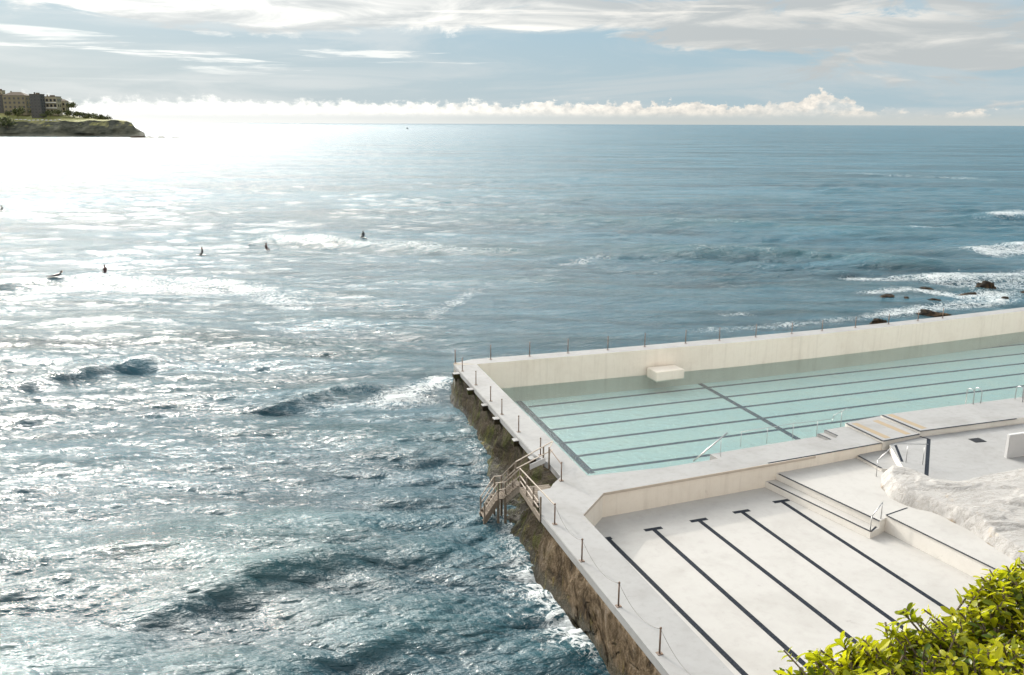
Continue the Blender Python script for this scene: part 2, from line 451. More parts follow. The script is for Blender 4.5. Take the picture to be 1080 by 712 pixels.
# coping band along the empty pool's walls
rim = [Vector((p2_left.x, 13, 0)), p2_left, p2_chamf, p2_wall[0], p2_wall[1]]
empty_pool = empty('empty_pool', (22, 30, -1.35))
tag(empty_pool, 'drained children\'s pool with pale painted floor, cream walls and five black lane lines', 'empty pool')
def wadd(o, parent):      # parent keeping world position
    o.parent = parent; o.matrix_parent_inverse = Matrix.Translation(-Vector(parent.location)); return o
bm = bmesh.new()
for a, b in zip(rim[1:], rim[2:]):
    d = (b - a).normalized(); n = Vector((d.y, -d.x, 0))
    prism(bm, [a + n * .002, b + n * .002, b + n * .04, a + n * .04], -.14, -.004)
wadd(obj('coping', bm, M['coping']), empty_pool)

ZF = -1.35
# floor of the empty pool, running on towards the cliff below the camera
bm = bmesh.new()
floor_poly = [(p2_left.x + .003, Y2), (p2_left.x + .003, p2_left.y)] + [(p2_chamf.x, p2_chamf.y - .003), (p2_wall[0].x, p2_wall[0].y - .003), (p2_wall[1].x, p2_wall[1].y), (42, 37), (42, Y2)]
prism(bm, floor_poly, -2.2, ZF)
wadd(obj('pool_floor', bm, M['floor2']), empty_pool)
starts = [(641, 567.9), (689, 558), (737, 548.6), (782, 539.5), (824, 528.6)]
ends = [(786, 712), (851, 703), (895, 671.5), (948, 659), (988, 635.6)]
for (s, e) in zip(starts, ends):
    a, b = P(*s, ZF), P(*e, ZF); d = (b - a).normalized(); b2 = a + d * ((a.y - Y2 - .3) / abs(d.y))
    bm = bmesh.new(); stripe(bm, a, b2, .24, ZF)
    n = Vector((-d.y, d.x, 0))
    tL, tR = a + n * .48, a - n * .48
    if s == starts[0]: tL = a + n * .2
    stripe(bm, (tL.x, tL.y), (tR.x, tR.y), .26, ZF + .002)
    wadd(obj('lane_line', bm, M['black']), empty_pool)

# ------------------------------------------------------------------ main pool
ZW, ZB = -2.15, -3.35
main_pool = empty('swimming_pool', (40, 55, ZB))
tag(main_pool, 'big sea-water lap pool with aqua floor and dark lane lines', 'swimming pool')
farx = W_in[-1].x
bm = bmesh.new()
pool_poly = [(walk_in_far.x + .003, walk_in_far.y), (cornerNE.x + .003, cornerNE.y + .003)] + [(p.x, p.y + .003) for p in strip_far] + [(P(895, 447).x, P(895, 447).y), (P(938, 437).x, P(938, 437).y)]
ufar = [P(938, 436.7, .3), P(1000, 428.5, .3), P(1080, 418.5, .3)]
ufar.append(ufar[-1] + (ufar[-1] - ufar[-2]).normalized() * 45)
pool_poly += [(p.x, p.y) for p in ufar] + [(p.x, p.y - .003) for p in W_in[::-1][:-1]]
prism(bm, pool_poly, ZB - .6, ZB)
wadd(obj('pool_floor', bm, M['poolfloor']), main_pool)
bm = bmesh.new(); sheet(bm, pool_poly, ZW)
pw = obj('pool_water', bm, M['poolwater']); tag(pw, kind='structure')
ls = [(547.5, 418.2), (557.5, 429.2), (569, 441), (581, 453.5), (593.5, 467.5), (606.5, 481.5), (622, 496.4)]
le = [(1080, 363), (1080, 373), (1080, 383.3), (1080, 394), (1080, 407), (930, 439), (760, 478.5)]
y0 = [P(a, b, ZB) for a, b in ls]
ymid = []
for s, e in zip(ls, le):
    a, b = P(*s, ZB), P(*e, ZB); d = (b - a).normalized()
    L = (b - a).length + (45 if e[0] == 1080 else 6)
    bm = bmesh.new(); stripe(bm, a, a + d * L, .34, ZB)
    wadd(obj('lane_line', bm, M['poolline']), main_pool)
bm = bmesh.new(); stripe(bm, P(541, 417.5, ZB), P(624, 499.5, ZB), .5, ZB + .004)
wadd(obj('end_line', bm, M['poolline']), main_pool)
bm = bmesh.new(); stripe(bm, P(727, 398.5, ZB), P(842, 463.5, ZB), .45, ZB + .008)
wadd(obj('cross_line', bm, M['poolline']), main_pool)

# far wall between pool and sea
bm = bmesh.new()
prism(bm, W_out + W_in[::-1], -4.6, -.002, 0, 1)
# walkway corner already covers the first bit
sw = obj('sea_wall', bm, [M['deck'], M['cream']]); tag(sw, 'long cream sea wall with a white top holding the big pool back from the ocean', 'wall')

# white block standing in the water against the sea wall
a = P(690, 401.5, ZW); b = P(718, 398.5, ZW)
bm = bmesh.new()
d = (b - a).normalized(); n = Vector((-d.y, d.x, 0))
q0 = P(692, 402, ZW); q1 = P(721.5, 398.6, ZW)
prism(bm, [q0, q1, q1 + n * 1.6, q0 + n * 1.6], ZW - .12, ZW + .72)
bmesh.ops.bevel(bm, geom=bm.edges[:], offset=.04, segments=2, affect='EDGES')
sb = obj('starting_block', bm, M['cream']); tag(sb, 'low pale concrete block jutting from the sea wall at the waterline', 'concrete block')

# ------------------------------------------------------------------ stepped platforms on the right
step_group = 'concrete platforms at the right'
Mz, Uz = .15, .30
mid = [P(891.5, 446, Mz), P(931.5, 465, Mz), P(971, 457.5, Mz), P(930, 438.5, Mz)]
bm = bmesh.new(); prism(bm, mid, -1.4, Mz, 0, 1)
mp = empty('step_platform', (P(931, 455).x, P(931, 455).y, 0)); tag(mp, 'low white step platform with two tan grip strips between the pools', 'step')
wadd(obj('slab', bm, [M['deck'], M['riser']]), mp)
up_poly = [P(929, 437.5, Uz), P(970.5, 454.6, Uz), P(1072.4, 441.2, Uz), P(1100, 437, Uz)]
up_poly[3] = up_poly[2] + (up_poly[2] - up_poly[1]).normalized() * 45
up_poly += [p for p in ufar[::-1]]
bm = bmesh.new(); prism(bm, up_poly, -4.6, Uz, 0, 1)
ud = empty('upper_deck', (P(1000, 440).x, P(1000, 440).y, 0)); tag(ud, 'raised white pool deck on the right with black painted edge and pool ladders', 'deck')
wadd(obj('slab', bm, [M['deck'], M['riser']]), ud)
def edge_line(pts, z, w, parent, name='edge_line', m='black'):
    bm = bmesh.new()
    for a, b in zip(pts, pts[1:]): stripe(bm, a, b, w, z + .001, .005)
    return wadd(obj(name, bm, M[m]), parent)
edge_line([P(892.5, 446.6, Mz), P(931, 465, Mz)], Mz, .13, mp)
edge_line([P(931.5, 465.3, Mz), P(970, 457.9, Mz)], Mz, .13, mp)
edge_line([P(930, 437.8, Uz), P(970, 454.6, Uz)], Uz, .15, ud)
edge_line([P(970, 454.9, Uz), P(1072.4, 441.6, Uz)], Uz, .13, ud)
edge_line([P(901, 446.5, Mz), P(936.5, 462, Mz)], Mz, .42, mp, 'grip_strip', 'tan')
edge_line([P(923, 443.5, Mz), P(958, 458, Mz)], Mz, .42, mp, 'grip_strip', 'tan')
edge_line([P(938, 437.2, Uz), P(975, 452, Uz)], Uz, .42, ud, 'grip_strip', 'tan')
# black edge along the strip of walkway between the pools
bm = bmesh.new(); pts = chain([(810, 488.6), (860, 480), (930, 467.2)])
for a, b in zip(pts, pts[1:]): stripe(bm, a, b, .12, .001, .005)
eo = obj('edge_line', bm, M['black'], deck)

# lower ledge with steps on the pool side of the strip
lg = empty('pool_ledge', (P(820, 470).x, P(820, 470).y, -1)); tag(lg, 'low white ledge with black nosed steps down into the big pool', 'ledge')
LZ = -.5
lp = [P(770, 475.5, LZ), P(881.5, 457, LZ), P(895, 463.8, LZ)]
ld = (lp[1] - lp[0]).normalized(); ln = Vector((-ld.y, ld.x, 0))
A0 = P(764, 484.0); 
s0, s1 = strip_far[1], strip_far[2]
sdv = (s1 - s0).normalized(); sn = Vector((-sdv.y, sdv.x, 0))
if sn.y < 0: sn = -sn
bm = bmesh.new(); prism(bm, [s0 + sn * .004, s1 + sn * .004, s1 + sn * 1.5, s0 + sn * 1.5], ZB, -.35)
wadd(obj('slab', bm, M['deck']), lg)
for k in range(3):
    bm = bmesh.new()
    a = s0 - sdv * (.45 * k); b = s0 - sdv * (.45 * (k + 1))
    prism(bm, [a + sn * .004, a + sn * 1.5, b + sn * 1.5, b + sn * .004], ZB, -.35 - .4 * (k + 1))
    w = wadd(obj('tread', bm, M['deck']), lg)
    bm = bmesh.new(); stripe(bm, b + sn * .1 + sdv * .06, b + sn * 1.45 + sdv * .06, .08, -.35 - .4 * (k + 1), .006)
    wadd(obj('nosing_line', bm, M['black']), lg)
edge_line([s0 + sn * .03, s1 + sn * .03], -.35, .05, lg)
for k in range(2):           # steps up from the ledge to the platform
    bm = bmesh.new(); a = s1 + sdv * (.5 * k); b = s1 + sdv * (.5 * k + .5 if k == 0 else 2.2)
    prism(bm, [a + sn * .004, a + sn * 1.5, b + sn * 1.5, b + sn * .004], ZB, -.35 + .17 * (k + 1))
    wadd(obj('riser', bm, M['deck']), lg)
    bm = bmesh.new(); stripe(bm, a + sn * .1 + sdv * .05, a + sn * 1.48 + sdv * .05, .09, -.35 + .17 * (k + 1), .006)
    wadd(obj('nosing_line', bm, M['black']), lg)

# ------------------------------------------------------------------ benches and blocks of the empty pool
BZ, S1 = -.63, -1.0
bench = empty('pool_steps', (P(880, 520).x, P(880, 520).y, -1.35)); tag(bench, 'broad white steps with black nosings descending into the drained pool', 'steps')
wl0, wl1 = p2_wall[0], p2_wall[1]
b_a, b_b = P(821, 500, BZ), P(928, 549.5, BZ)
s_a, s_b = P(810, 509, S1), P(918, 561, S1)
bk0, bk1 = P(808, 489.9) , P(931, 467.3)
bm = bmesh.new(); prism(bm, [b_a + (b_a - b_b).normalized() * .4, b_b, P(936, 545.5, BZ), P(975, 545, BZ), P(960, 500, BZ), P(940, 470, BZ), P(905, 473, BZ)], ZF - .3, BZ, 0, 1)
wadd(obj('top_step', bm, [M['floor2'], M['riser']]), bench)
bm = bmesh.new(); e = (b_b - b_a).normalized(); prism(bm, [s_a + (s_a - s_b).normalized() * .5, s_b, b_b + Vector((.02, -.01, 0)), P(928, 549, S1), b_a - e * .5], ZF - .3, S1, 0, 1)
wadd(obj('lower_step', bm, [M['floor2'], M['riser']]), bench)
edge_line([P(821.5, 500, BZ), P(928, 549.8, BZ)], BZ, .11, bench)
edge_line([P(811, 509, S1), P(918.5, 560.8, S1)], S1, .11, bench)
edge_line([P(918.5, 560.8, S1), P(928, 552, S1)], S1, .09, bench)
us = empty('upper_step', (P(925, 485).x, P(925, 485).y, -1)); tag(us, 'small white step with a black nosing beside the whitewashed rock', 'step')
bm = bmesh.new(); uz = -.45
prism(bm, [P(904.5, 480.5, uz), P(930, 494, uz), P(955, 497, uz), P(960, 470, uz), P(935, 466, uz)], BZ - .3, uz, 0, 1)
wadd(obj('slab', bm, [M['deck'], M['riser']]), us)
edge_line([P(905, 480.8, uz), P(930, 494, uz)], uz, .12, us)
kb = empty('raised_block', (P(990, 570).x, P(990, 570).y, -1.35)); tag(kb, 'raised white concrete block with black edge line below the whitewashed rock', 'concrete block')
KZ = -.5
k0, k1 = P(934.5, 543.4, KZ), P(1045.4, 598.2, KZ); kd = (k1 - k0).normalized()
bm = bmesh.new(); prism(bm, [k0, P(957, 535.3, KZ), P(1010, 545, KZ), P(1150, 600, KZ), P(1200, 660, KZ), k0 + kd * 16], ZF - .3, KZ, 0, 1)
wadd(obj('slab', bm, [M['floor2'], M['riser']]), kb)
edge_line([k0 + kd * .03, k0 + kd * 15.5], KZ, .1, kb)
edge_line([k0, P(957, 535.6, KZ)], KZ, .08, kb)

# flat whitewashed ground behind the rock
bm = bmesh.new()
gp = [P(938, 468.5, -.02), P(970, 461, -.02), P(1080, 446.5, -.02), P(1250, 424, -.02), P(1290, 560, -.02), P(1150, 565, -.02), P(1040, 530, -.02), P(985, 508, -.02), P(952, 492, -.02)]
prism(bm, gp, -2, -.02, 0, 1)
gr = obj('ground', bm, [M['deck'], M['riser']]); tag(gr, kind='structure')
bm = bmesh.new(); stripe(bm, P(979.5, 463, -.02), P(976.8, 504, -.02), .2, -.019, .006)
stripe(bm, P(970, 460.3, -.02), P(979.5, 463, -.02), .12, -.017, .006)
obj('edge_line', bm, M['black'], gr)
bm = bmesh.new(); stripe(bm, P(944.5, 469.5, -.02), P(951.5, 487, -.02), .14, -.019, .006)
obj('edge_line', bm, M['black'], gr)
bm = bmesh.new(); c = P(1030.8, 464.5, -.02); box(bm, c + Vector((0, 0, .01)), (.75, .6, .02), -.1)
for k in range(5): box(bm, c + Vector((-.28 + k * .14, 0, .025)), (.05, .56, .02), -.1)
dg = obj('drain_grate', bm, M['grate']); tag(dg, 'small dark square drain grate in the white ground', 'drain')
# big white block at the right edge
bm = bmesh.new()
c0 = P(1062, 483.5, -.02); dx = (P(1072.4, 441.6, 0) - P(970, 454.6, 0)).normalized(); dy = Vector((-dx.y, dx.x, 0))
prism(bm, [c0, c0 + dx * 5, c0 + dx * 5 + dy * .22, c0 + dy * .22], -.3, 1.35)
bmesh.ops.bevel(bm, geom=bm.edges[:], offset=.03, segments=2, affect='EDGES')
wb = obj('screen_wall', bm, M['whiteblock']); tag(wb, 'short white screen wall cut by the right edge near the drain grate', 'wall')

# whitewashed rock outcrop
def inside(x, y, poly):
    c = False; n = len(poly); j = n - 1
    for i in range(n):
        if (poly[i][1] > y) != (poly[j][1] > y) and x < (poly[j][0] - poly[i][0]) * (y - poly[i][1]) / (poly[j][1] - poly[i][1]) + poly[i][0]: c = not c
        j = i
    return c
def dseg(x, y, a, b):
    dx_, dy_ = b[0] - a[0], b[1] - a[1]; t = max(0, min(1, ((x - a[0]) * dx_ + (y - a[1]) * dy_) / (dx_ * dx_ + dy_ * dy_)))
    return math.hypot(x - a[0] - t * dx_, y - a[1] - t * dy_)
rb_px = [(928, 497), (926, 510), (935, 522), (948, 529), (962, 534), (990, 545), (1019, 560), (1040, 576), (1064, 591), (1110, 612), (1180, 650)]
rback_px = [(1290, 640), (1290, 500), (1150, 500), (1085, 492), (1040, 500), (1010, 507), (985, 504), (960, 493), (940, 490)]
lowb = [P(a, b, -.5) for a, b in rb_px]; backb = [P(a, b, 0) for a, b in rback_px]
rpoly = [(p.x, p.y) for p in lowb + backb]
xs = [p[0] for p in rpoly]; ys = [p[1] for p in rpoly]
bm = bmesh.new(); S = .11; grid = {}
nx = int((max(xs) - min(xs)) / S) + 1; ny = int((max(ys) - min(ys)) / S) + 1
for i in range(nx + 1):
    for j in range(ny + 1):
        x = min(xs) + i * S; y = min(ys) + j * S
        if not inside(x, y, rpoly): continue
        dlow = min(dseg(x, y, lowb[k], lowb[k + 1]) for k in range(len(lowb) - 1))
        dback = min(dseg(x, y, backb[k], backb[k + 1]) for k in range(1, len(backb) - 1))
        v = Vector((x, y, 0))
        vv = Vector((x * .9 - y * .3, x * .5 + y * 1.6, 0)); n = noise.fractal(v * .35, 1.0, 2.1, 4); n2 = noise.fractal(vv * .9, .8, 2.2, 6) * .5
        led = .12 * math.floor(4 * noise.noise(vv * .35 + Vector((3, 1, 0))) + .5)
        hgt = max(.035, .07 + .10 * n + .07 * n2 + led * .7)
        up_ = min(1, dlow / .6) ** .75
        bk = min(1, dback / 1.2)
        z = -.95 + up_ * .93 + hgt * bk * up_
        grid[i, j] = bm.verts.new((x + .06 * noise.noise(v * 2), y + .06 * noise.noise(v * 2 + Vector((9, 0, 0))), z))
for (i, j) in list(grid):
    q = [(i, j), (i + 1, j), (i + 1, j + 1), (i, j + 1)]
    if all(k in grid for k in q): bm.faces.new([grid[k] for k in q])
wr = obj('rock_outcrop', bm, M['whiterock'], smooth=True); tag(wr, 'rough whitewashed rock outcrop between the drained pool and the upper ground', 'rock')
foot = wr.data.attributes.new('foot', 'FLOAT', 'POINT')
for i_, v in enumerate(wr.data.vertices):
    d_ = min(dseg(v.co.x, v.co.y, lowb[k], lowb[k + 1]) for k in range(len(lowb) - 1))
    foot.data[i_].value = d_ + .22 * noise.noise(v.co * 1.3) + .1 * noise.noise(v.co * 5)

# ------------------------------------------------------------------ sea cliff below the walkway
edge_px = [(478.5, 384.5), (563, 479.5), (567, 517.5), (571, 543.6), (706, 712)]
base_px = [(473.5, 398), (472.5, 412), (474, 425), (484, 436), (492, 452), (503, 475), (512, 492), (519, 512), (523, 528), (528, 545), (540, 575), (557, 598), (582, 631), (607, 653), (627, 681), (640, 705)]
base = [P(a, b, SEA) for a, b in base_px]; base.append(base[-1] + (outer_end - outer_b[1]))
top = [P(a, b, -.35) for a, b in [(480, 387), (485, 391), (492, 399), (500, 408), (514, 424), (528, 440), (543, 457), (560, 476), (566, 492), (571, 515), (574, 545), (590, 567), (613, 596), (640, 630), (668, 665), (703, 709)]]
top = [P(a, b, 0) for a, b in [(480, 387), (485, 391), (492, 399), (500, 408), (514, 424), (528, 440), (543, 457), (563, 480), (570, 492), (575, 515), (574, 543), (590, 566), (613, 596), (640, 630), (668, 665), (703, 709)]]
top.append(outer_end)
def resample(pts, n):
    L = [0]
    for a, b in zip(pts, pts[1:]): L.append(L[-1] + (b - a).length)
    out = []
    for i in range(n):
        s = L[-1] * i / (n - 1); k = max(j for j in range(len(L)) if L[j] <= s + 1e-9); k = min(k, len(pts) - 2)
        out.append(pts[k].lerp(pts[k + 1], (s - L[k]) / max(1e-6, L[k + 1] - L[k])))
    return out
# pair the two lines point by point, then subdivide
NS, NT = 460, 46
tops, bases = [], []
per = NS // (len(top) - 1)
for k in range(len(top) - 1):
    for i in range(per):
        t = i / per; tops.append(top[k].lerp(top[k + 1], t)); bases.append(base[k].lerp(base[k + 1], t))
tops.append(top[-1]); bases.append(base[-1])
bm = bmesh.new(); rows = []
for a, b in zip(tops, bases):
    a = Vector((a.x, a.y, 0)); b = Vector((b.x, b.y, 0)); out = (b - a)
    row = []
    inn = Vector((1.2, .3, 0))
    for j in range(NT):
        t = j / (NT - 1)
        prof = t ** 1.25
        z = -.37 + (-3.9 + .37) * (t ** .8)
        p = a + out * (prof * 1.05 - .05)
        p.z = z
        v = Vector((p.x, p.y, z))
        f = min(1, t * 4 + .12)
        dn = noise.fractal(Vector((v.x * .45, v.y * .45, v.z * .3)), .8, 2.2, 6) * 1.5 + noise.ridged_multi_fractal(Vector((v.x * .8, v.y * .8, v.z * .22)), .9, 2.2, 5, 1, 2) * .38 - .45
        dn -= .35 * max(0, noise.noise(Vector((v.x * 1.3 + 9, v.y * 1.3, v.z * .5))) - .15) * 3
        dn += .12 * noise.turbulence(v * 3.5, 3, False)
        o = out.normalized() if out.length > .01 else Vector((-1, 0, 0))
        p += o * min(.85, max(-.45, (dn + .30) * 1.7)) * f + Vector((0, 0, 1)) * noise.fractal(v * .8 + Vector((7, 7, 7)), 1, 2, 4) * .35 * min(1, t * 3)
        p.z = min(p.z, -.36)
        row.append(bm.verts.new(p))
    row.insert(0, bm.verts.new(a + Vector((1.0, 0, -.363))))
    rows.append(row)
for r1, r2 in zip(rows, rows[1:]):
    for j in range(len(r1) - 1): bm.faces.new((r1[j], r1[j + 1], r2[j + 1], r2[j]))
bmesh.ops.recalc_face_normals(bm, faces=bm.faces[:])
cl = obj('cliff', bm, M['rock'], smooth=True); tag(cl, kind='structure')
# rock apron round the far corner
bm = bmesh.new()
# concrete edge of the walkway: thin shadowed fascia and the row of buttress blocks on the far part
bpx = [(484.5, 392.5), (500, 409), (515.5, 425.5), (528, 439.5), (549, 462), (566.5, 481)]
for i, (x, y) in enumerate(bpx):
    c = P(x, y, -.12); bm = bmesh.new()
    box(bm, c + Vector((-.16, 0, -.24)), (.66, .5, .38), -.02)
    bmesh.ops.bevel(bm, geom=bm.edges[:], offset=.03, segments=1, affect='EDGES')
    for f in bm.faces: f.material_index = 0 if f.normal.z > .5 else 1
    o = obj('buttress', bm, [M['deck'], M['rock']], deck)

# ------------------------------------------------------------------ posts, wires and rails
def make_post(h=1.0, foot=True):
    t = empty('railing_post')
    bm = bmesh.new(); tube(bm, [(0, 0, 0), (0, 0, h)], .035, 8)
    obj('pole', bm, M['post'], t, True)
    bm = bmesh.new(); bmesh.ops.create_uvsphere(bm, u_segments=8, v_segments=6, radius=.05, matrix=Matrix.Translation((0, 0, h)))
    obj('cap', bm, M['post'], t, True)
    bm = bmesh.new(); box(bm, (0, 0, .012), (.2, .2, .024)); obj('base_plate', bm, M['post'], t)
    return t
post0 = make_post()
n_post = [0]
def place_post(p, label, group, s=1.0):
    o = post0 if n_post[0] == 0 else copy_tree(post0); n_post[0] += 1
    o.location = (p[0], p[1], p[2] if len(p) > 2 else 0); o.scale = (1, 1, s); tag(o, label, 'post', group)
    return o
near_px = [(585, 552.8), (613.6, 591.7), (652.2, 639.4), (695.5, 689.4)]
far_px = [(480.2, 382.9), (487.7, 391.5), (502, 406), (517.5, 423), (529.3, 437), (547, 455.5), (570, 480), (592, 507)]
ordn = ['first', 'second', 'third', 'fourth', 'fifth', 'sixth', 'seventh', 'eighth', 'ninth', 'tenth', 'eleventh', 'twelfth', 'thirteenth', 'fourteenth', 'fifteenth', 'sixteenth']
near_w = []
for i, q in enumerate(near_px):
    p = P(*q); near_w.append(p)
    place_post(p, 'rusty post on the walkway by the drained pool, %s of four from the stairs' % ordn[i], 'posts along the seaward walkway edge')
p = near_w[-1] + ob_dir * 3.4; near_w.append(p)
far_w = [P(*q) for q in far_px]
for i, p in enumerate(far_w):
    lab = ['thin post at the far seaward corner of the walkway', 'thin post over the green rock, %s from the far corner', 'thin post over the green rock, %s from the far corner', 'thin post over the green rock, %s from the far corner',
           'thin post over the green rock, %s from the far corner', 'thin post over the green rock, %s from the far corner', 'thin post on the walkway just behind the timber stairs', 'thin post on the walkway beside the stair opening'][i]
    place_post(p, lab % ordn[i] if '%s' in lab else lab, 'posts along the seaward walkway edge')
# posts on top of the sea wall
wx = [517.5, 558.6, 599, 641, 680, 723, 758.6, 797, 835, 867, 902, 937, 968, 994]
Wm = [(a_ + b_) / 2 for a_, b_ in zip([P(*q) for q in wall_out_px[1:]], [P(*q) for q in wall_in_px])]
def wall_y(px):
    for (a, b) in zip(wall_out_px[1:], wall_out_px[2:]):
        if a[0] <= px <= b[0]: return a[1] + (b[1] - a[1]) * (px - a[0]) / (b[0] - a[0])
for i, x in enumerate(wx):
    p = P(x, wall_y(x) + 1.6)
    place_post(p, 'thin post on top of the long sea wall, %s from its left end' % ordn[i], 'posts on top of the sea wall', 1.12 if i < 8 else .95)

def wire(a, b, za, zb, sag, r, label, group='wires between the walkway posts'):
    bm = bmesh.new(); pts = []
    for i in range(13):
        t = i / 12; p = Vector(a).lerp(Vector(b), t); p.z = za + (zb - za) * t - sag * 4 * t * (1 - t); pts.append(p)
    tube(bm, pts, r, 5)
    o = obj('wire_rope', bm, M['wire'], smooth=True); tag(o, label, 'wire', group)
wl = ['between the first and second post from the timber stairs', 'between the second and third post from the timber stairs', 'between the third and fourth post from the timber stairs', 'running off the picture from the last post at the bottom']
for i in range(4):
    wire(near_w[i], near_w[i + 1],   .97, .97, .42, .009, 'slack wire sagging ' + wl[i])
# rails of the big pool ledge
def rail_obj(name, label, cat, parts, r=.022, m='steel'):
    t = empty(name, parts[0][1][0]); tag(t, label, cat)
    for nm, pts in parts:
        bm = bmesh.new(); tube(bm, pts, r, 8); wadd(obj(nm, bm, M[m], smooth=True), t)
    return t
lp_px = [(759.5, 481.5), (781, 471.5), (808.5, 468), (835.6, 463.3), (861, 460.5)]
tops_px = [(759.5, 466), (781, 456), (808.5, 448.5), (835.6, 445), (861, 441)]
base_l = [P(*q, -.35) for q in lp_px]
hh = [1.0, .95, 1.0, 1.0, 1.0]
parts = [('post', [b_, b_ + Vector((0, 0, h_))]) for b_, h_ in zip(base_l, hh)]
parts.append(('handrail', [b_ + Vector((0, 0, h_)) for b_, h_ in zip(base_l[1:], hh[1:])] + [base_l[-1] + ld * 1.0 + Vector((0, 0, 1.0))]))
rail_obj('ledge_railing', 'thin steel railing with upright posts along the ledge of the big pool', 'railing', parts, .018)
a = P(731, 487, -1.2); b = P(768, 456, .55)
hb = base_l[0] + Vector((-.15, .1, 1.05))
fa = P(730.5, 486.5, -.35)
rail_obj('stair_handrail', 'pale diagonal handrail slanting down into the big pool', 'handrail', [('handrail', [P(731, 486.5, -.9), P(767, 456.6, .65)])], .045)
q = P(886.5, 450, .0); rail_obj('step_handrail', 'curved steel handrail at the top of the pool ledge steps', 'handrail',
    [('post', [q, q + Vector((0, 0, 1.0))]), ('handrail', [q + Vector((0, 0, 1.0)), q + Vector((.35, .05, 1.12)), q + Vector((.8, .1, 1.05))]), ('brace', [q + Vector((0, 0, 1)), q - Vector((.5, -.1, -.75)), q - Vector((.6, -.1, -.35))])], .02)
# pool ladders on the upper deck
def ladder(p, label):
    t = empty('pool_ladder', p); tag(t, label, 'ladder', 'pool ladders')
    for s in (0, .62):
        o = Vector(p) + dx * s
        pts = [o]
        pts.append(o + Vector((0, 0, .75)))
        for k in range(1, 7):
            an = math.pi * k / 6; pts.append(o + dy * (.3 - .3 * math.cos(an)) + Vector((0, 0, .75 + .22 * math.sin(an))))
        pts.append(o + dy * .6 + Vector((0, 0, -3.0)))
        bm = bmesh.new(); tube(bm, pts, .028, 8); wadd(obj('side_rail', bm, M['steel'], smooth=True), t)
    for k in range(4):
        bm = bmesh.new(); z = -.4 - .5 * k; bar(bm, Vector(p) + dy * .6 + Vector((0, 0, z)), Vector(p) + dy * .6 + dx * .62 + Vector((0, 0, z)), .08, .04)
        wadd(obj('rung', bm, M['steel']), t)
dx = Vector(dx); dy = Vector(dy)
ladder(P(1026.3, 426.5, Uz), 'steel pool ladder with two arched handles, fully in view on the raised deck')
ladder(P(1078.5, 424, Uz), 'steel pool ladder cut off by the right edge of the picture')
# rail by the upper step
A = P(924, 502.5, BZ); B_ = P(955.5, 487.6, -.02); C_ = P(973, 490, -.02)
rail_obj('ground_railing', 'thin grey railing with sloping handrail above the whitewashed rock', 'railing',
    [('post', [A, A + Vector((0, 0, .95))]), ('handrail', [A + Vector((0, 0, .95)), P(944.5, 468, .85), P(979, 468.6, .95)]), ('post', [B_, B_ + Vector((0, 0, .93))]), ('post', [C_, C_ + Vector((0, 0, .97))])], .022)
A = P(917.8, 559.5, S1); B_ = P(929, 547, BZ)
rail_obj('bench_handrail', 'small grey handrail at the corner of the drained pool steps', 'handrail',
    [('post', [A, A + Vector((0, 0, .72))]), ('post', [B_, B_ + Vector((0, 0, .85))]), ('handrail', [A + Vector((0, 0, .72)), B_ + Vector((0, 0, .85))])], .022)

# ------------------------------------------------------------------ timber stairs down to the sea
st = empty('sea_stairs', P(560, 515)); tag(st, 'weathered timber stairs with pale handrails dropping from the walkway to the sea', 'stairs')
def spart(name, bm, m='timber'): return wadd(obj(name, bm, M[m]), st)
L0 = P(570, 543.6, -.05); L1 = P(548.5, 512, -.15)           # landing runs along the deck edge
wdir = (L1 - L0).normalized(); odir = Vector((wdir.y * -1, wdir.x, 0)).normalized()
if odir.x > 0: odir = -odir
inner0, inner1 = P(582, 514, -.15), P(572, 497, -.15)
# landing with planks
wl_ = (L1 - L0).length
F0 = L1; 
npl = 9
for k in range(npl):
    t0 = k / npl; a = L0.lerp(L1, t0 * .98 + .35 * (1 - t0) * 0); 
lbm = bmesh.new()
for k in range(10):
    a = L0.lerp(L1, .42 + .058 * k); b = a - odir * 1.5
    bar(lbm, a + Vector((0, 0, -.06)), b + Vector((0, 0, -.06)), .17, .05)
spart('landing', lbm)
bmx = bmesh.new(); bar(bmx, L0 + Vector((0, 0, -.2)), L1 + Vector((0, 0, -.2)), .07, .28); spart('stringer', bmx)
# flight one: outward and down
D1 = P(533, 526, -1.55)
fdir = D1 - L1
G1 = P(541, 501, -.15)
wid = wdir * .95
for off in (Vector((0, 0, 0)), wid):
    bmx = bmesh.new(); bar(bmx, L1 + off + Vector((0, 0, -.15)), D1 + off + Vector((0, 0, -.15)), .06, .3); spart('stringer', bmx)
for k in range(8):
    t = (k + .5) / 8; a = L1.lerp(D1, t)
    bmx = bmesh.new(); bar(bmx, a, a + wid, .24, .045); spart('tread', bmx)
# lower landing and second flight
D2 = D1 + wid * 1.05
bmx = bmesh.new()
for k in range(5): 
    a = D1 + fdir.normalized() * .0 + Vector((odir.x, odir.y, 0)) * (.02 + .09 * k); bar(bmx, a, a + wid, .08, .05)
spart('lower_landing', bmx)
E1 = D1 + odir * .4; E2 = E1 + odir * .75 + Vector((0, 0, -1.1))
for off in (Vector((0, 0, 0)), wid):
    bmx = bmesh.new(); bar(bmx, E1 + off + Vector((0, 0, -.1)), E2 + off + Vector((0, 0, -.1)), .06, .26); spart('stringer', bmx)
for k in range(6):
    a = E1.lerp(E2, (k + .5) / 6); bmx = bmesh.new(); bar(bmx, a, a + wid, .22, .045); spart('tread', bmx)
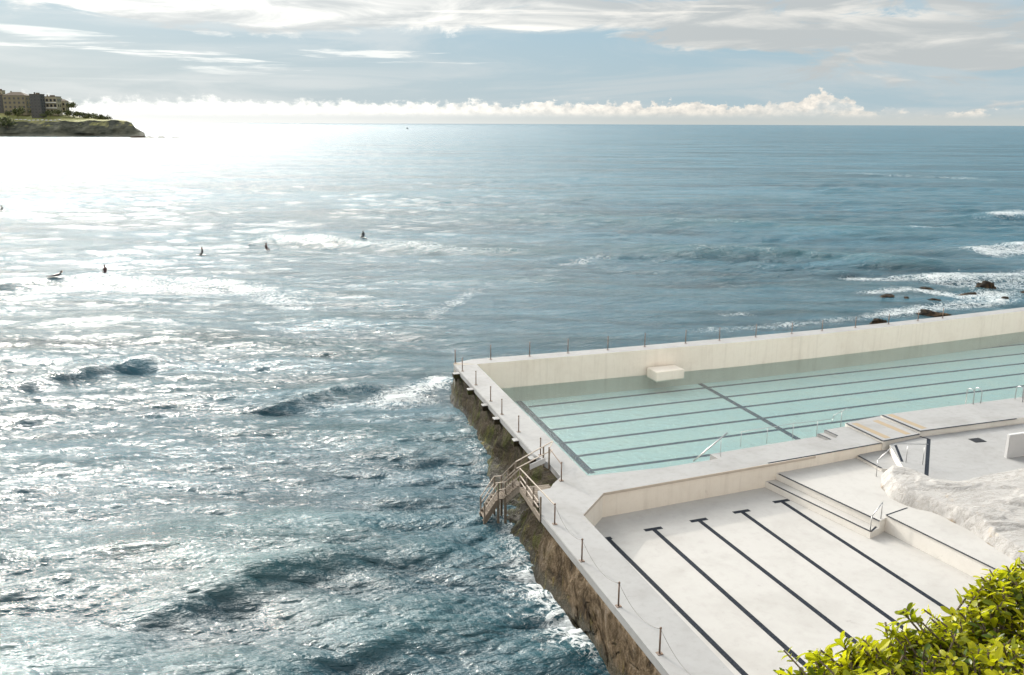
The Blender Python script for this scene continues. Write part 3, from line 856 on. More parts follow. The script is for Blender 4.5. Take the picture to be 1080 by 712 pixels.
# rails
Z1 = Vector((0, 0, .95)); Zm = Vector((0, 0, .55))
deckpost = P(585, 553)
def rail(pts, r=.026, m='railwood', nm='handrail'):
    bmx = bmesh.new()
    for a, b in zip(pts, pts[1:]): bar(bmx, a, b, r * 2, r * 1.6)
    return spart(nm, bmx, m)
rail([deckpost + Z1, L1 + Z1 + odir * .02]); rail([L0.lerp(L1, .1) + Zm, L1 + Zm]); rail([L0.lerp(L1, .1) + Zm * .45, L1 + Zm * .45])
for off in (Vector((0, 0, 0)), wid):
    rail([L1 + off + Z1, D1 + off + Z1, E1 + off + Z1, E2 + off + Z1]); rail([L1 + off + Zm, D1 + off + Zm, E1 + off + Zm, E2 + off + Zm], .028)
    for q in (L1, D1, E1, E2, L1.lerp(D1, .5)):
        bmx = bmesh.new(); bar(bmx, q + off + Vector((0, 0, -.3)), q + off + Z1, .07, .07); spart('post', bmx)
for t in (.0, .33, .66):
    q = L0.lerp(L1, t); bmx = bmesh.new(); bar(bmx, q + Vector((0, 0, -.3)), q + Z1, .07, .07); spart('post', bmx)
# back rails round the opening, with a pale board
a, b, c, d_ = L1 + wid, P(563, 481, -.1), P(579, 489, 0), P(592, 507, 0)
rail([a + Z1, b + Vector((.9, -.6, 1.0)), c + Z1 * .95]); rail([a + Zm, b + Vector((.9, -.6, .5)), c + Zm])
rail([c + Z1 * .95, d_ + Z1 * .95], .02, 'post')
for q in (c, P(573, 487.5, -.1)):
    bmx = bmesh.new(); bar(bmx, q + Vector((0, 0, -.3)), q + Z1, .07, .07); spart('post', bmx)
bmx = bmesh.new(); q = a.lerp(c, .42); q2 = a.lerp(c, .88); bar(bmx, q + Vector((0, 0, .3)), q2 + Vector((0, 0, .3)), .03, .3); spart('board', bmx, 'whiteblock')
# legs under the stairs
for q in (D1, D1 + wid, E1, E1 + wid, E2, E2 + wid):
    bmx = bmesh.new(); bar(bmx, Vector((q.x, q.y, -4.2)), q, .12, .12); spart('leg', bmx)

# ------------------------------------------------------------------ ocean
def fft_tile(N, L, wl_min, wl_max, hs, wind_deg, spread, seed, chop):
    rng = np.random.RandomState(seed)
    k1 = np.fft.fftfreq(N, L / N) * 2 * np.pi
    kx, ky = np.meshgrid(k1, k1, indexing='ij'); k = np.hypot(kx, ky); k[0, 0] = 1e-6
    lam = 2 * np.pi / k
    band = np.exp(-((np.maximum(0, np.log(wl_min / lam)) / .35) ** 2)) * np.exp(-((np.maximum(0, np.log(lam / wl_max)) / .35) ** 2))
    th = np.arctan2(ky, kx) - math.radians(wind_deg)
    dirw = np.abs(np.cos(th)) ** spread
    amp = k ** -1.75 * band * dirw; amp[0, 0] = 0
    ph = (rng.normal(size=(N, N)) + 1j * rng.normal(size=(N, N))) * amp
    h = np.fft.ifft2(ph).real; sc = hs / 4 / h.std()
    dxx = np.fft.ifft2(1j * kx / k * ph).real * sc * chop; dyy = np.fft.ifft2(1j * ky / k * ph).real * sc * chop
    return h * sc, dxx, dyy
def samp(t, L, x, y):
    N = t.shape[0]; u = (x / L * N) % N; v = (y / L * N) % N
    i = np.floor(u).astype(int); j = np.floor(v).astype(int); fu = u - i; fv = v - j; i %= N; j %= N; i2 = (i + 1) % N; j2 = (j + 1) % N
    return t[i, j] * (1 - fu) * (1 - fv) + t[i2, j] * fu * (1 - fv) + t[i, j2] * (1 - fu) * fv + t[i2, j2] * fu * fv

def build_sea():
    Hs = HC - SEA
    ks = np.concatenate([np.array([.35, .5, .75]), np.arange(1.0, 40, .35), np.arange(40, 200, .55), np.arange(200, 760, .75), np.array([800, 900, 1100, 1500, 2200])])
    D = Hs * FOC / ks / 1.0
    azs = np.concatenate([np.arange(-75, -36, .8), np.arange(-36, 36.01, .062), np.arange(36.8, 75, .8)])
    azr = np.radians(azs)
    DD, AA = np.meshgrid(D, azr, indexing='ij')
    # distance along ground grows towards the sides so rows stay straight in the view
    rr = DD / np.maximum(np.cos(AA), .45)
    X = rr * np.sin(AA + YAW); Y = rr * np.cos(AA + YAW)
    dr = np.abs(np.gradient(D))[:, None] * np.ones_like(AA)
    da = rr * np.radians(.062)
    sp = np.maximum(dr * .8, da)
    Z = np.zeros_like(X); OX = np.zeros_like(X); OY = np.zeros_like(X)
    bands = [(512, 331.0, 11, 75, .65, 68, 5.0, 1, 1.0), (512, 89.0, 3.2, 13, .68, 64, 2.8, 2, 1.35), (512, 23.0, .45, 3.6, .21, 74, 2.4, 3, 1.5), (512, 6.1, .12, .5, .028, 64, 1.6, 4, 1.2)]
    # patchiness of the chop
    t0 = fft_tile(256, 260, 25, 130, 1, 0, 0, 11, 0)[0]; patch = np.clip(1 + samp(t0, 260, X, Y) * 1.8, .45, 1.8)
    lost = np.zeros_like(X)
    for (N, L, a, b, hs, wd, spd, sd_, ch) in bands:
        h, hx, hy = fft_tile(N, L, a, b, hs, wd, spd, sd_, ch)
        w = np.clip(1.0 - (sp / a - .35) / 1.2, 0, 1)
        if L > 100: w = np.clip(1.0 - (sp / 40 - .35) / 1.0, 0, 1)
        m = w * (patch if L < 100 else 1)
        c, s = math.cos(.37 * sd_), math.sin(.37 * sd_)
        Xr, Yr = X * c - Y * s, X * s + Y * c
        hv = samp(h, L, X, Y)
        Z += hv * m; OX -= samp(hx, L, X, Y) * m; OY -= samp(hy, L, X, Y) * m
        lost += (1 - w) * (hs * 2.2 / math.sqrt(a * b)) ** 2
    foam = np.zeros_like(X)
    def pl(pts, z=SEA): return [(q.x, q.y) for q in [P(a, b, z) for a, b in pts]]
    def sdist(pts):
        best = np.full(X.shape, 1e9); sg = np.ones_like(X); tt = np.zeros_like(X); n = len(pts) - 1
        for i in range(n):
            (ax, ay), (bx, by) = pts[i], pts[i + 1]
            ex, ey = bx - ax, by - ay; t = np.clip(((X - ax) * ex + (Y - ay) * ey) / (ex * ex + ey * ey), 0, 1)
            qx, qy = X - ax - t * ex, Y - ay - t * ey; d = np.hypot(qx, qy)
            m = d < best; best = np.where(m, d, best); sg = np.where(m, np.sign(ex * qy - ey * qx), sg); tt = np.where(m, (i + t) / n, tt)
        return best * sg, tt
    # breaking and rising swells: crest lines, height, width
    ridges = [([(-60, 306), (60, 298), (130, 294), (200, 297), (285, 303), (340, 312)], .75, 2.6, .3),
              ([(235, 262), (290, 254), (350, 258), (430, 263), (520, 268), (620, 268)], 1.0, 3.0, .3),
              ([(430, 228), (560, 232), (700, 238), (900, 246), (1080, 250)], .8, 6.0, .0),
              ([(560, 264), (680, 267), (800, 268), (920, 276), (1000, 282)], 1.1, 3.6, .0),
              ([(-80, 404), (30, 404), (90, 391), (150, 381), (200, 378)], .65, 1.3, .0),
              ([(230, 440), (300, 426), (360, 412), (430, 404)], .5, 1.1, .0),
              ([(90, 672), (180, 640), (270, 606), (340, 588), (410, 585)], .6, 1.2, .0),
              ([(250, 712), (340, 690), (420, 672), (480, 655)], .3, .9, .0),
              ([(380, 300), (450, 297), (540, 296), (660, 300)], .5, 3.0, .0),
              ([(860, 182), (960, 186), (1080, 191)], .5, 8.0, .12),
              ([(0, 345), (120, 338), (250, 345)], .5, 2.2, .25),
              ([(1010, 236), (1050, 228), (1110, 224)], .7, 3.5, .4),
              ([(1000, 266), (1050, 262), (1110, 258)], .8, 3.0, .5)]
    for pts, h, w, fo in ridges:
        d, t = sdist(pl(pts)); d = d + samp(t0, 260, X * 4, Y * 4) * w * .2
        env = np.clip(np.minimum(t, 1 - t) * 4, 0, 1) * np.clip(.9 + samp(t0, 260, X * 3 + 31, Y * 3) * .8, .8, 1.2)
        # sign: positive side is away from the viewer
        front = np.where(d < 0, w * .75, w * 1.7)
        Z += h * env * (np.exp(-(d / front) ** 2) - .35 * np.exp(-((d + w * 2.1) / (w * 1.1)) ** 2))
        if fo: foam += fo * env * np.exp(-(np.where(d < 0, d / (w * 1.5), d / (w * .6))) ** 2)
    def fpl(pts, w, a):
        nonlocal foam
        d, t = sdist(pl(pts)); foam += a * np.exp(-(d / w) ** 2) * np.clip(np.minimum(t, 1 - t) * 6 + .25, 0, 1)
    fpl([(400, 336), (450, 335), (480, 318), (510, 300)], 1.8, .45)
    fpl([(585, 279), (640, 270)], 2.0, .5)
    fpl([(300, 262), (350, 268), (430, 270)], 2.2, .35)
    fpl([(395, 420), (430, 412), (462, 404), (470, 398)], 1.7, .8)
    fpl([(380, 424), (440, 421), (470, 424)], 1.4, .5)
    fpl([(755, 332), (775, 331), (795, 329)], 1.4, .45)
    fpl([(870, 291), (940, 293), (1010, 292), (1120, 285)], 3.2, .62)
    fpl([(980, 300), (1060, 300), (1160, 292)], 5.5, .55)
    fpl([(1030, 268), (1075, 266), (1160, 258)], 4.5, .6)
    fpl([(900, 311), (960, 306), (1010, 314), (1080, 310)], 1.8, .7)
    fpl([(920, 330), (1000, 320), (1080, 315)], 1.6, .55)
    fpl([(1040, 228), (1080, 223), (1160, 218)], 5.0, .5)
    fpl([(860, 181), (920, 184), (1000, 188), (1075, 193)], 9.0, .3)
    fpl([(960, 243), (1010, 240)], 3.0, .4)
    fpl([(40, 303), (130, 303), (220, 306), (290, 315), (330, 330)], 3.5, .42)
    fpl([(480, 440), (505, 480), (520, 520), (545, 585), (600, 655), (630, 700)], .8, .42)
    fpl([(540, 590), (575, 640), (615, 690)], 2.0, .42)
    fpl([(700, 352), (900, 335), (1080, 318)], 1.5, .5)
    fpl([(250, 640), (330, 668), (400, 690)], 1.5, .25)
    # small crests throw a little foam
    OX *= .9; OY *= .9
    ocean_steep = np.clip(Z - .42, 0, 1) * .35
    foam += ocean_steep * (sp < 2)
    xyz = np.stack([X + OX, Y + OY, SEA + Z], -1).reshape(-1, 3)
    nr, nc = X.shape
    idx = np.arange(nr * nc).reshape(nr, nc)
    a = idx[:-1, :-1].ravel(); b = idx[1:, :-1].ravel(); c = idx[1:, 1:].ravel(); d = idx[:-1, 1:].ravel()
    quads = np.stack([a, b, c, d], 1)
    # leave out what would lie under the pools
    cen = xyz[quads].mean(1)
    poly = [(outer_end.x + 2.4, outer_end.y - 30), (outer_end.x + 2.4, outer_end.y), (outer_b[1].x + 1.3, outer_b[1].y), (outer_b[0].x + 1.2, outer_b[0].y), (outer_a[0].x + 1.0, outer_a[0].y - 1.0)] + \
           [(p.x, p.y - .7) for p in W_out[1:]] + [(W_out[-1].x, -20)]
    ins = np.zeros(len(cen), bool); j = len(poly) - 1
    for i in range(len(poly)):
        xi, yi = poly[i]; xj, yj = poly[j]
        cond = ((yi > cen[:, 1]) != (yj > cen[:, 1])) & (cen[:, 0] < (xj - xi) * (cen[:, 1] - yi) / (yj - yi + 1e-12) + xi)
        ins ^= cond; j = i
    quads = quads[~ins]
    me = bpy.data.meshes.new('sea')
    me.vertices.add(len(xyz)); me.vertices.foreach_set('co', xyz.astype(np.float32).ravel())
    me.loops.add(quads.size); me.loops.foreach_set('vertex_index', quads.astype(np.int32).ravel())
    me.polygons.add(len(quads)); me.polygons.foreach_set('loop_start', np.arange(0, quads.size, 4, dtype=np.int32))
    me.update(calc_edges=True); me.validate()
    me.polygons.foreach_set('use_smooth', np.ones(len(me.polygons), bool))
    at = me.attributes.new('foam', 'FLOAT', 'POINT'); at.data.foreach_set('value', np.clip(foam, 0, 1.5).astype(np.float32).ravel())
    at = me.attributes.new('lost', 'FLOAT', 'POINT'); at.data.foreach_set('value', np.sqrt(lost).astype(np.float32).ravel())
    at = me.attributes.new('crest', 'FLOAT', 'POINT'); at.data.foreach_set('value', Z.astype(np.float32).ravel())
    if me.polygons[0].normal.z < 0: me.flip_normals()
    o = bpy.data.objects.new('sea', me); COL.objects.link(o); tag(o, kind='structure')
    m, nt, b, out = mat('sea_water'); g = G(nt)
    v = g.coord('Object')
    fo = g.attr('foam'); lo = g.attr('lost'); cr = g.attr('crest')
    big = g.noise(g.coord('Object', (1, 1, 0), (0, 0, .45)), .02, 4, .6, .3)
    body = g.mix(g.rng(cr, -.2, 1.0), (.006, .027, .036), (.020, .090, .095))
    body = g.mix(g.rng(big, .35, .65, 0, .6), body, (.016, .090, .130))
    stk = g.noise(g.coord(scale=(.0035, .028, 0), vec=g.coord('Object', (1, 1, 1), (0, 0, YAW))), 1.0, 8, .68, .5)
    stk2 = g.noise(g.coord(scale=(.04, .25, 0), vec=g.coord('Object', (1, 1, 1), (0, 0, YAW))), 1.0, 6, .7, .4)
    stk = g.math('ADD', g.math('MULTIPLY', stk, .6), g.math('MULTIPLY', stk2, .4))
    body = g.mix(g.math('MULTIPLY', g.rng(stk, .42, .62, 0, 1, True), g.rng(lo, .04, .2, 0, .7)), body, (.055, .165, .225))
    # foam texture: broken lace
    f1 = g.noise(v, 1.1, 9, .72, 1.4); f2 = g.noise(g.coord('Object', (1, 1, 1), (0, 0, .6)), .28, 5, .6, .6)
    lace = g.math('ABSOLUTE', g.math('SUBTRACT', g.noise(v, .9, 7, .65, 2.0), .5))
    lace = g.rng(lace, 0, .10, .28, 0)
    k = g.math('ADD', g.math('ADD', g.math('MULTIPLY', f1, .65), g.math('MULTIPLY', f2, .35)), lace)
    thr = g.math('SUBTRACT', .86, g.math('MULTIPLY', fo, .52))
    fm = g.rng(g.math('SUBTRACT', k, thr), 0, .26, 0, .9, True)
    fm = g.math('MULTIPLY', fm, g.rng(fo, .02, .2))
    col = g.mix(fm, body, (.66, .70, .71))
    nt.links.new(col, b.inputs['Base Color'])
    r0 = g.math('ADD', .075, g.math('MULTIPLY', lo, .42))
    r0 = g.math('MULTIPLY', r0, g.rng(big, .3, .7, .8, 1.2))
    r0 = g.math('MULTIPLY', r0, g.rng(stk, .42, .62, .7, 1.35)); r0 = g.math('MINIMUM', r0, g.rng(lo, .5, .67, .17, .11))
    nt.links.new(g.mix(fm, r0, (.7, .7, .7)), b.inputs['Roughness'])
    b.inputs['IOR'].default_value = 1.40
    # ripples
    vr = g.coord('Object', (1, 1, 1), (0, 0, YAW - .12))        # turned so that x runs along the crests
    def st(a, b): return g.coord(scale=(a, b, 1), vec=vr)
    w1 = g.noise(st(.45, 1.3), 1.5, 5, .6, .8)
    w2 = g.noise(st(.7, 1.6), 5.0, 4, .6, .6)
    nb = g.bump(w1, .6, .22); nb = g.bump(w2, .38, .05, nb)
    wf = g.noise(st(.3, 1), .45, 7, .72, .3); nb = g.bump(wf, .9, g.rng(lo, .02, .2, .5, 2.0), nb)
    nb = g.bump(fm, .4, .12, nb)
    nt.links.new(nb, b.inputs['Normal'])
    # beyond the resolved waves: part of what is seen are the dark faces of waves turned to the viewer
    fz = g.noise(g.coord(scale=(.55, .30, 1), vec=vr), 1.0, 6, .75, .4); fz2 = g.noise(g.coord(scale=(.12, .09, 1), vec=vr), 1.0, 5, .7, .5)
    fz = g.math('ADD', g.math('MULTIPLY', fz, .6), g.math('MULTIPLY', fz2, .4))
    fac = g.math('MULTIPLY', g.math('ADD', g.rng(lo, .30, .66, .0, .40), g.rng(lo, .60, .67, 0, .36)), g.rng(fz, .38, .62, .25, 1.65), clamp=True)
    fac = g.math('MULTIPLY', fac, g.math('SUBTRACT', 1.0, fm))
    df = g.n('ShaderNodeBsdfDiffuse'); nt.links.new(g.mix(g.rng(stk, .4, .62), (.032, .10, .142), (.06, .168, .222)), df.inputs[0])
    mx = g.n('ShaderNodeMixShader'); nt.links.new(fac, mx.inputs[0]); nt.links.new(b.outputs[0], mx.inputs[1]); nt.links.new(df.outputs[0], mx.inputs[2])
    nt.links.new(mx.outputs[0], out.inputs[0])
    me.materials.append(m)
build_sea()

# ------------------------------------------------------------------ rocks in the surf
def boulder(px, py, w, h, label, z=SEA, el=1.0, m='darkrock', sd_=0, group='rocks awash beyond the sea wall'):
    c = P(px, py, z); bm = bmesh.new(); bmesh.ops.create_icosphere(bm, subdivisions=4, radius=1)
    off = Vector((sd_ * 3.1, sd_ * 1.7, 0))
    for v in bm.verts:
        n = noise.fractal(v.co * 1.3 + off, 1, 2.1, 5); r = 1 + .42 * n + .15 * noise.turbulence(v.co * 3 + off, 3, True)
        v.co = Vector((v.co.x * r * w / 2, v.co.y * r * w / 2 * el, v.co.z * r * h))
    o = obj('rock', bm, M[m], smooth=True); o.location = (c.x, c.y, z + h * .1); o.rotation_euler = (0, 0, -.3 + sd_)
    tag(o, label, 'rock', group)
rk = [(1041, 306.5, 2.4, 1.0, .8, 'brown rock standing clear of the surf by the right edge'),
      (936, 313.5, 2.6, .28, .5, 'low dark rock in foam, leftmost of the rocks in the surf'),
      (956, 315, .9, .25, .6, 'tiny dark rock just right of the leftmost surf rock'),
      (977, 306, 2.0, .3, .4, 'flat brown rock topped by foam, farthest out in the surf'),
      (984, 317.5, 2.0, .22, .4, 'low black rock awash in the middle of the surf'),
      (1024, 311.5, 4.2, .3, .35, 'long low black rock just left of the tall brown rock'),
      (1060, 316, 1.8, .3, .5, 'small dark rock in foam right of the tall brown rock'),
      (1080, 311, 1.4, .4, .6, 'dark rock cut by the right edge of the picture'),
      (985, 333, 3.4, .45, .35, 'brown rock showing just over the sea wall top'),
      (926, 340.5, 1.5, .4, .5, 'small brown rock close behind the sea wall left of the larger one')]
for i, (x, y, w, h, e, lb) in enumerate(rk): boulder(x, y, w, h, lb, el=e, sd_=i * .7)

# ------------------------------------------------------------------ surfers
M['wetsuit'] = simple('black_wetsuit', (.02, .022, .026), .5, 0, .2)
M['redsuit'] = simple('dark_red_rash_vest', (.06, .022, .02), .6)
M['skin'] = simple('skin', (.40, .24, .17), .5, 0, .1)
M['hair'] = simple('dark_hair', (.03, .02, .015), .7)
M['board'] = simple('pale_board', (.6, .6, .56), .3, 0, .1)
M['darkboard'] = simple('dark_board', (.06, .07, .08), .35, 0, .1)
def person(name, loc, rz, label, pose='sit', suit='wetsuit'):
    if pose == 'sit':
        J = {'pel': (0, 0, .12, .15), 'sp': (0, .03, .38, .15), 'ch': (0, .05, .58, .17), 'nk': (0, .06, .74, .06), 'hd': (0, .09, .88, .1), 'ht': (0, .09, .97, .085),
             'ls': (-.19, .05, .64, .065), 'le': (-.27, .12, .38, .045), 'lw': (-.2, .32, .22, .035), 'rs': (.19, .05, .64, .065), 're': (.27, .12, .38, .045), 'rw': (.2, .32, .22, .035),
             'lk': (-.24, .42, .1, .075), 'lf': (-.28, .42, -.35, .05), 'rk': (.24, .42, .1, .075), 'rf': (.28, .42, -.35, .05)}
    else:
        J = {'pel': (0, -.1, .12, .14), 'sp': (0, .15, .17, .14), 'ch': (0, .36, .26, .16), 'nk': (0, .5, .36, .06), 'hd': (0, .58, .47, .1), 'ht': (0, .6, .55, .085),
             'ls': (-.2, .4, .27, .065), 'le': (-.34, .55, .1, .045), 'lw': (-.34, .78, .0, .035), 'rs': (.2, .4, .27, .065), 're': (.36, .3, .15, .045), 'rw': (.4, .1, .02, .035),
             'lk': (-.12, -.55, .1, .07), 'lf': (-.12, -.98, .14, .045), 'rk': (.12, -.55, .1, .07), 'rf': (.12, -.98, .14, .045)}
    E_ = [('pel', 'sp'), ('sp', 'ch'), ('ch', 'nk'), ('nk', 'hd'), ('hd', 'ht'), ('ch', 'ls'), ('ls', 'le'), ('le', 'lw'), ('ch', 'rs'), ('rs', 're'), ('re', 'rw'), ('pel', 'lk'), ('lk', 'lf'), ('pel', 'rk'), ('rk', 'rf')]
    ks = list(J); me = bpy.data.meshes.new('person'); me.from_pydata([J[k][:3] for k in ks], [(ks.index(a), ks.index(b)) for a, b in E_], [])
    t = bpy.data.objects.new('person', me); COL.objects.link(t); t.location = loc; t.rotation_euler = (0, 0, rz); tag(t, label, 'person', 'surfers waiting in the water')
    md = t.modifiers.new('Skin', 'SKIN')
    for i, k in enumerate(ks): me.skin_vertices[0].data[i].radius = (J[k][3],) * 2
    me.skin_vertices[0].data[0].use_root = True
    sb_ = t.modifiers.new('Sub', 'SUBSURF'); sb_.levels = 1; sb_.render_levels = 1
    me.materials.append(M[suit])
    t.scale = (1.2, 1.2, 1.2)
    h = Vector(J['hd'][:3]) + Vector((0, .02, .03))
    bm = bmesh.new(); bmesh.ops.create_uvsphere(bm, u_segments=12, v_segments=8, radius=.105, matrix=Matrix.Translation(h + Vector((0, .01, -.03))) @ Matrix.Diagonal((.86, .95, 1.15, 1)))
    bmesh.ops.create_cone(bm, segments=6, radius1=.022, radius2=.006, depth=.05, matrix=Matrix.Translation(h + Vector((0, .11, -.04))) @ Matrix.Rotation(-1.57, 4, 'X'))
    obj('face', bm, M['skin'], t, True)
    bm = bmesh.new(); bmesh.ops.create_uvsphere(bm, u_segments=12, v_segments=8, radius=.12, matrix=Matrix.Translation(h + Vector((0, -.025, .02))) @ Matrix.Diagonal((.9, .9, 1.05, 1)))
    obj('hair', bm, M['hair'], t, True)
    return t
def surfboard(loc, rz, label, tilt=0.0, L=2.3, m='board'):
    bm = bmesh.new(); N = 22; rr = []
    for i in range(N + 1):
        t = i / N; y = (t - .5) * L; w = .28 * (math.sin(math.pi * min(1, max(0, t))) ** .55) + .004; z = .18 * max(0, t - .6) ** 2 * 4 * .6
        ring = [bm.verts.new((w * math.cos(a_), y, z + .035 * math.sin(a_) * min(1, w / .1))) for a_ in [2 * math.pi * k / 10 for k in range(10)]]
        rr.append(ring)
    for a_, b_ in zip(rr, rr[1:]):
        for k in range(10): bm.faces.new((a_[k], a_[(k + 1) % 10], b_[(k + 1) % 10], b_[k]))
    bm.faces.new(rr[0]); bm.faces.new(rr[-1][::-1]); bmesh.ops.recalc_face_normals(bm, faces=bm.faces[:])
    t = obj('surfboard', bm, M[m], smooth=True); t.location = loc; t.rotation_euler = (tilt, 0, rz); tag(t, label, 'surfboard', 'surfboards in the water')
    bm = bmesh.new(); bm.faces.new([bm.verts.new(q) for q in ((0, -L * .45, -.03), (0, -L * .36, -.03), (0, -L * .45, -.22))]); bmesh.ops.solidify(bm, geom=bm.faces[:], thickness=.012)
    obj('fin', bm, M['darkboard'], t)
surf = [(383.5, 251.5, 'sit', 'wetsuit', .4, 'surfer in black sitting upright alone, farthest right of the surfers', 'pale board under the surfer sitting farthest right'),
        (214, 268.5, 'sit', 'wetsuit', 1.9, 'surfer in black sitting low in the water left of the tilted board', 'pale board under the surfer left of the tilted dark board'),
        (280.5, 264, 'sit', 'redsuit', -1.0, 'surfer in dark red top beside the long tilted dark board', 0),
        (112, 291.5, 'sit', 'redsuit', .8, 'surfer sitting up above the breaking wave crest', 'pale board under the surfer sitting above the breaking crest'),
        (60, 298.5, 'prone', 'wetsuit', -1.3, 'surfer lying on a board and paddling at the left of the breaking wave', 'pale board under the prone paddling surfer'),
        (3, 224, 'sit', 'wetsuit', 1.2, 'surfer at the left edge of the picture', 'pale board under the surfer at the left edge')]
# surf heights are read back from the sea mesh so each one floats on it
seao = bpy.data.objects['sea']; sco = np.empty(len(seao.data.vertices) * 3, np.float32); seao.data.vertices.foreach_get('co', sco); sco = sco.reshape(-1, 3)
def sea_z(x, y):
    d = (sco[:, 0] - x) ** 2 + (sco[:, 1] - y) ** 2; k = np.argsort(d)[:4]; return float(sco[k, 2].mean())
for x, y, pose, suit, rz, lb, wb_ in surf:
    p = P(x, y, SEA); z = sea_z(p.x, p.y)
    person('person', (p.x, p.y, z + .12), rz, lb, pose, suit)
    if wb_: surfboard((p.x, p.y, z + .08), rz, wb_, .06 if pose == 'sit' else 0)
p = P(271, 260.5, SEA); z = sea_z(p.x, p.y)
surfboard((p.x, p.y, z + .45), YAW * -1 - 1.35, 'long dark surfboard tilted up out of the water with nobody on it', .16, 3.0, 'darkboard')

# tiny boat on the horizon
bm = bmesh.new(); pb = at_depth(429, 3400, SEA)
M['hull'] = simple('dark_hull', (.05, .06, .07), .5)
bt = empty('boat', (pb.x, pb.y, SEA), .9); tag(bt, 'tiny dark boat on the horizon left of centre', 'boat')
bm = bmesh.new(); vs = box(bm, (0, 0, 1.0), (14, 4, 2.4))
for v in vs:
    if v.co.x > 0: v.co.y *= .2
    if v.co.z < 1: v.co.x *= .85; v.co.y *= .6
obj('hull', bm, M['hull'], bt)
bm = bmesh.new(); box(bm, (-1.5, 0, 3.4), (5, 2.8, 2.4)); obj('cabin', bm, M['hull'], bt)
bm = bmesh.new(); tube(bm, [(-1, 0, 4), (-1, 0, 8)], .12, 6); obj('mast', bm, M['hull'], bt)

# ------------------------------------------------------------------ headland
HY = 1330.0
def headland():
    # ridge profile: (px, row of the skyline of the bare ground, row of cliff top)
    prof = [(-260, 108, 126), (-80, 112, 128), (0, 119, 129.5), (30, 121, 130), (60, 122, 130), (80, 124, 129.5), (100, 125.5, 129), (118, 127.5, 128.6), (132, 128.8, 129.0), (138, 131, 131.5), (142, 136, 137), (150, 140.5, 141)]
    m, nt, b, _ = mat('headland_ground'); g = G(nt)
    v = g.coord('Object'); n1 = g.noise(g.coord('Object', (1, 1, 3)), .03, 7, .7); n2 = g.noise(v, .015, 4, .6)
    geo = g.n('ShaderNodeNewGeometry'); s = g.n('ShaderNodeSeparateXYZ'); nt.links.new(geo.outputs['True Normal'], s.inputs[0])
    sp_ = g.n('ShaderNodeSeparateXYZ'); nt.links.new(geo.outputs['Position'], sp_.inputs[0])
    rockc = g.mix(g.rng(n1, .4, .62), (.025, .030, .022), (.105, .105, .075))
    grass = g.mix(g.rng(n2, .4, .6), (.17, .18, .05), (.24, .22, .08))
    nt.links.new(g.mix(g.math('MULTIPLY', g.rng(sp_.outputs[2], 9.0, 13.0), g.rng(g.math('ADD', s.outputs[2], g.math('MULTIPLY', g.math('SUBTRACT', n1, .5), .3)), .74, .90)), rockc, grass), b.inputs['Base Color']); b.inputs['Roughness'].default_value = .95
    nt.links.new(g.bump(n1, .8, 3), b.inputs['Normal'])
    N = 260; bm = bmesh.new(); rows = []
    for i in range(N + 1):
        px = -260 + i / N * 412
        k = max(j for j in range(len(prof)) if prof[j][0] <= px + 1e-6); k = min(k, len(prof) - 2); a, c = prof[k], prof[k + 1]; t = (px - a[0]) / (c[0] - a[0])
        sky, ct = a[1] + (c[1] - a[1]) * t, a[2] + (c[2] - a[2]) * t
        row = []
        # front: waterline, ledge, cliff, turf slope, ridge, back
        zs = [(HY - 6, SEA - 2), (HY, SEA + 1.6), (HY + 6, SEA + 3.0)]
        zc = zrow(ct, HY + 22); zk = zrow(sky, HY + 110)
        for q in range(1, 9):
            u = q / 8; zs.append((HY + 6 + 16 * u ** 1.3, SEA + 3 + (zc - SEA - 3) * u))
        for q in range(1, 7):
            u = q / 6; zs.append((HY + 22 + 88 * u, zc + (zk - zc) * u ** .9))
        zs.append((HY + 220, zk - 1)); zs.append((HY + 420, SEA - 3))
        for r, (Y_, z) in enumerate(zs):
            q = at_depth(px, Y_, z)
            nn = noise.fractal(q * .03, 1, 2, 5); am = 5.0 if 3 <= r <= 10 else 1.2
            dY = nn * am * 1.6
            q = at_depth(px, Y_ + dY, z + (noise.fractal(q * .05 + Vector((0, 0, 5)), 1, 2, 4) * (1.6 if 2 < r < 11 else .6) if r > 0 else 0))
            row.append(bm.verts.new(q))
        rows.append(row)
    for r1, r2 in zip(rows, rows[1:]):
        for j in range(len(r1) - 1): bm.faces.new((r1[j], r2[j], r2[j + 1], r1[j + 1]))
    bm.faces.new(rows[-1])
    bmesh.ops.recalc_face_normals(bm, faces=bm.faces[:])
    o = obj('headland', bm, m); tag(o, kind='structure')
headland()
# low reef trailing off the point
for i, (x, y, w, h, lb) in enumerate([(146, 141, 22, 2.2, 'low dark reef rock touching the tip of the headland'), (157, 141.6, 12, 1.2, 'small reef rock off the tip of the headland, nearer one'), (169, 141, 13, 1.3, 'flat reef rock in the middle of the line off the headland'), (184, 141.8, 16, 1.0, 'outermost flat reef rock off the headland')]):
    q = at_depth(x, HY - 60 + 8 * i, SEA); bm = bmesh.new(); bmesh.ops.create_icosphere(bm, subdivisions=3, radius=1)
    for v in bm.verts:
        r = 1 + .4 * noise.fractal(v.co * 1.5 + Vector((i * 4, 0, 0)), 1, 2, 4); v.co = Vector((v.co.x * r * w / 2, v.co.y * r * w / 3, v.co.z * r * h))
    o = obj('reef_rock', bm, M['darkrock'], smooth=True); o.location = q; o.rotation_euler = (0, 0, -YAW); tag(o, lb, 'rock', 'reef rocks off the headland')

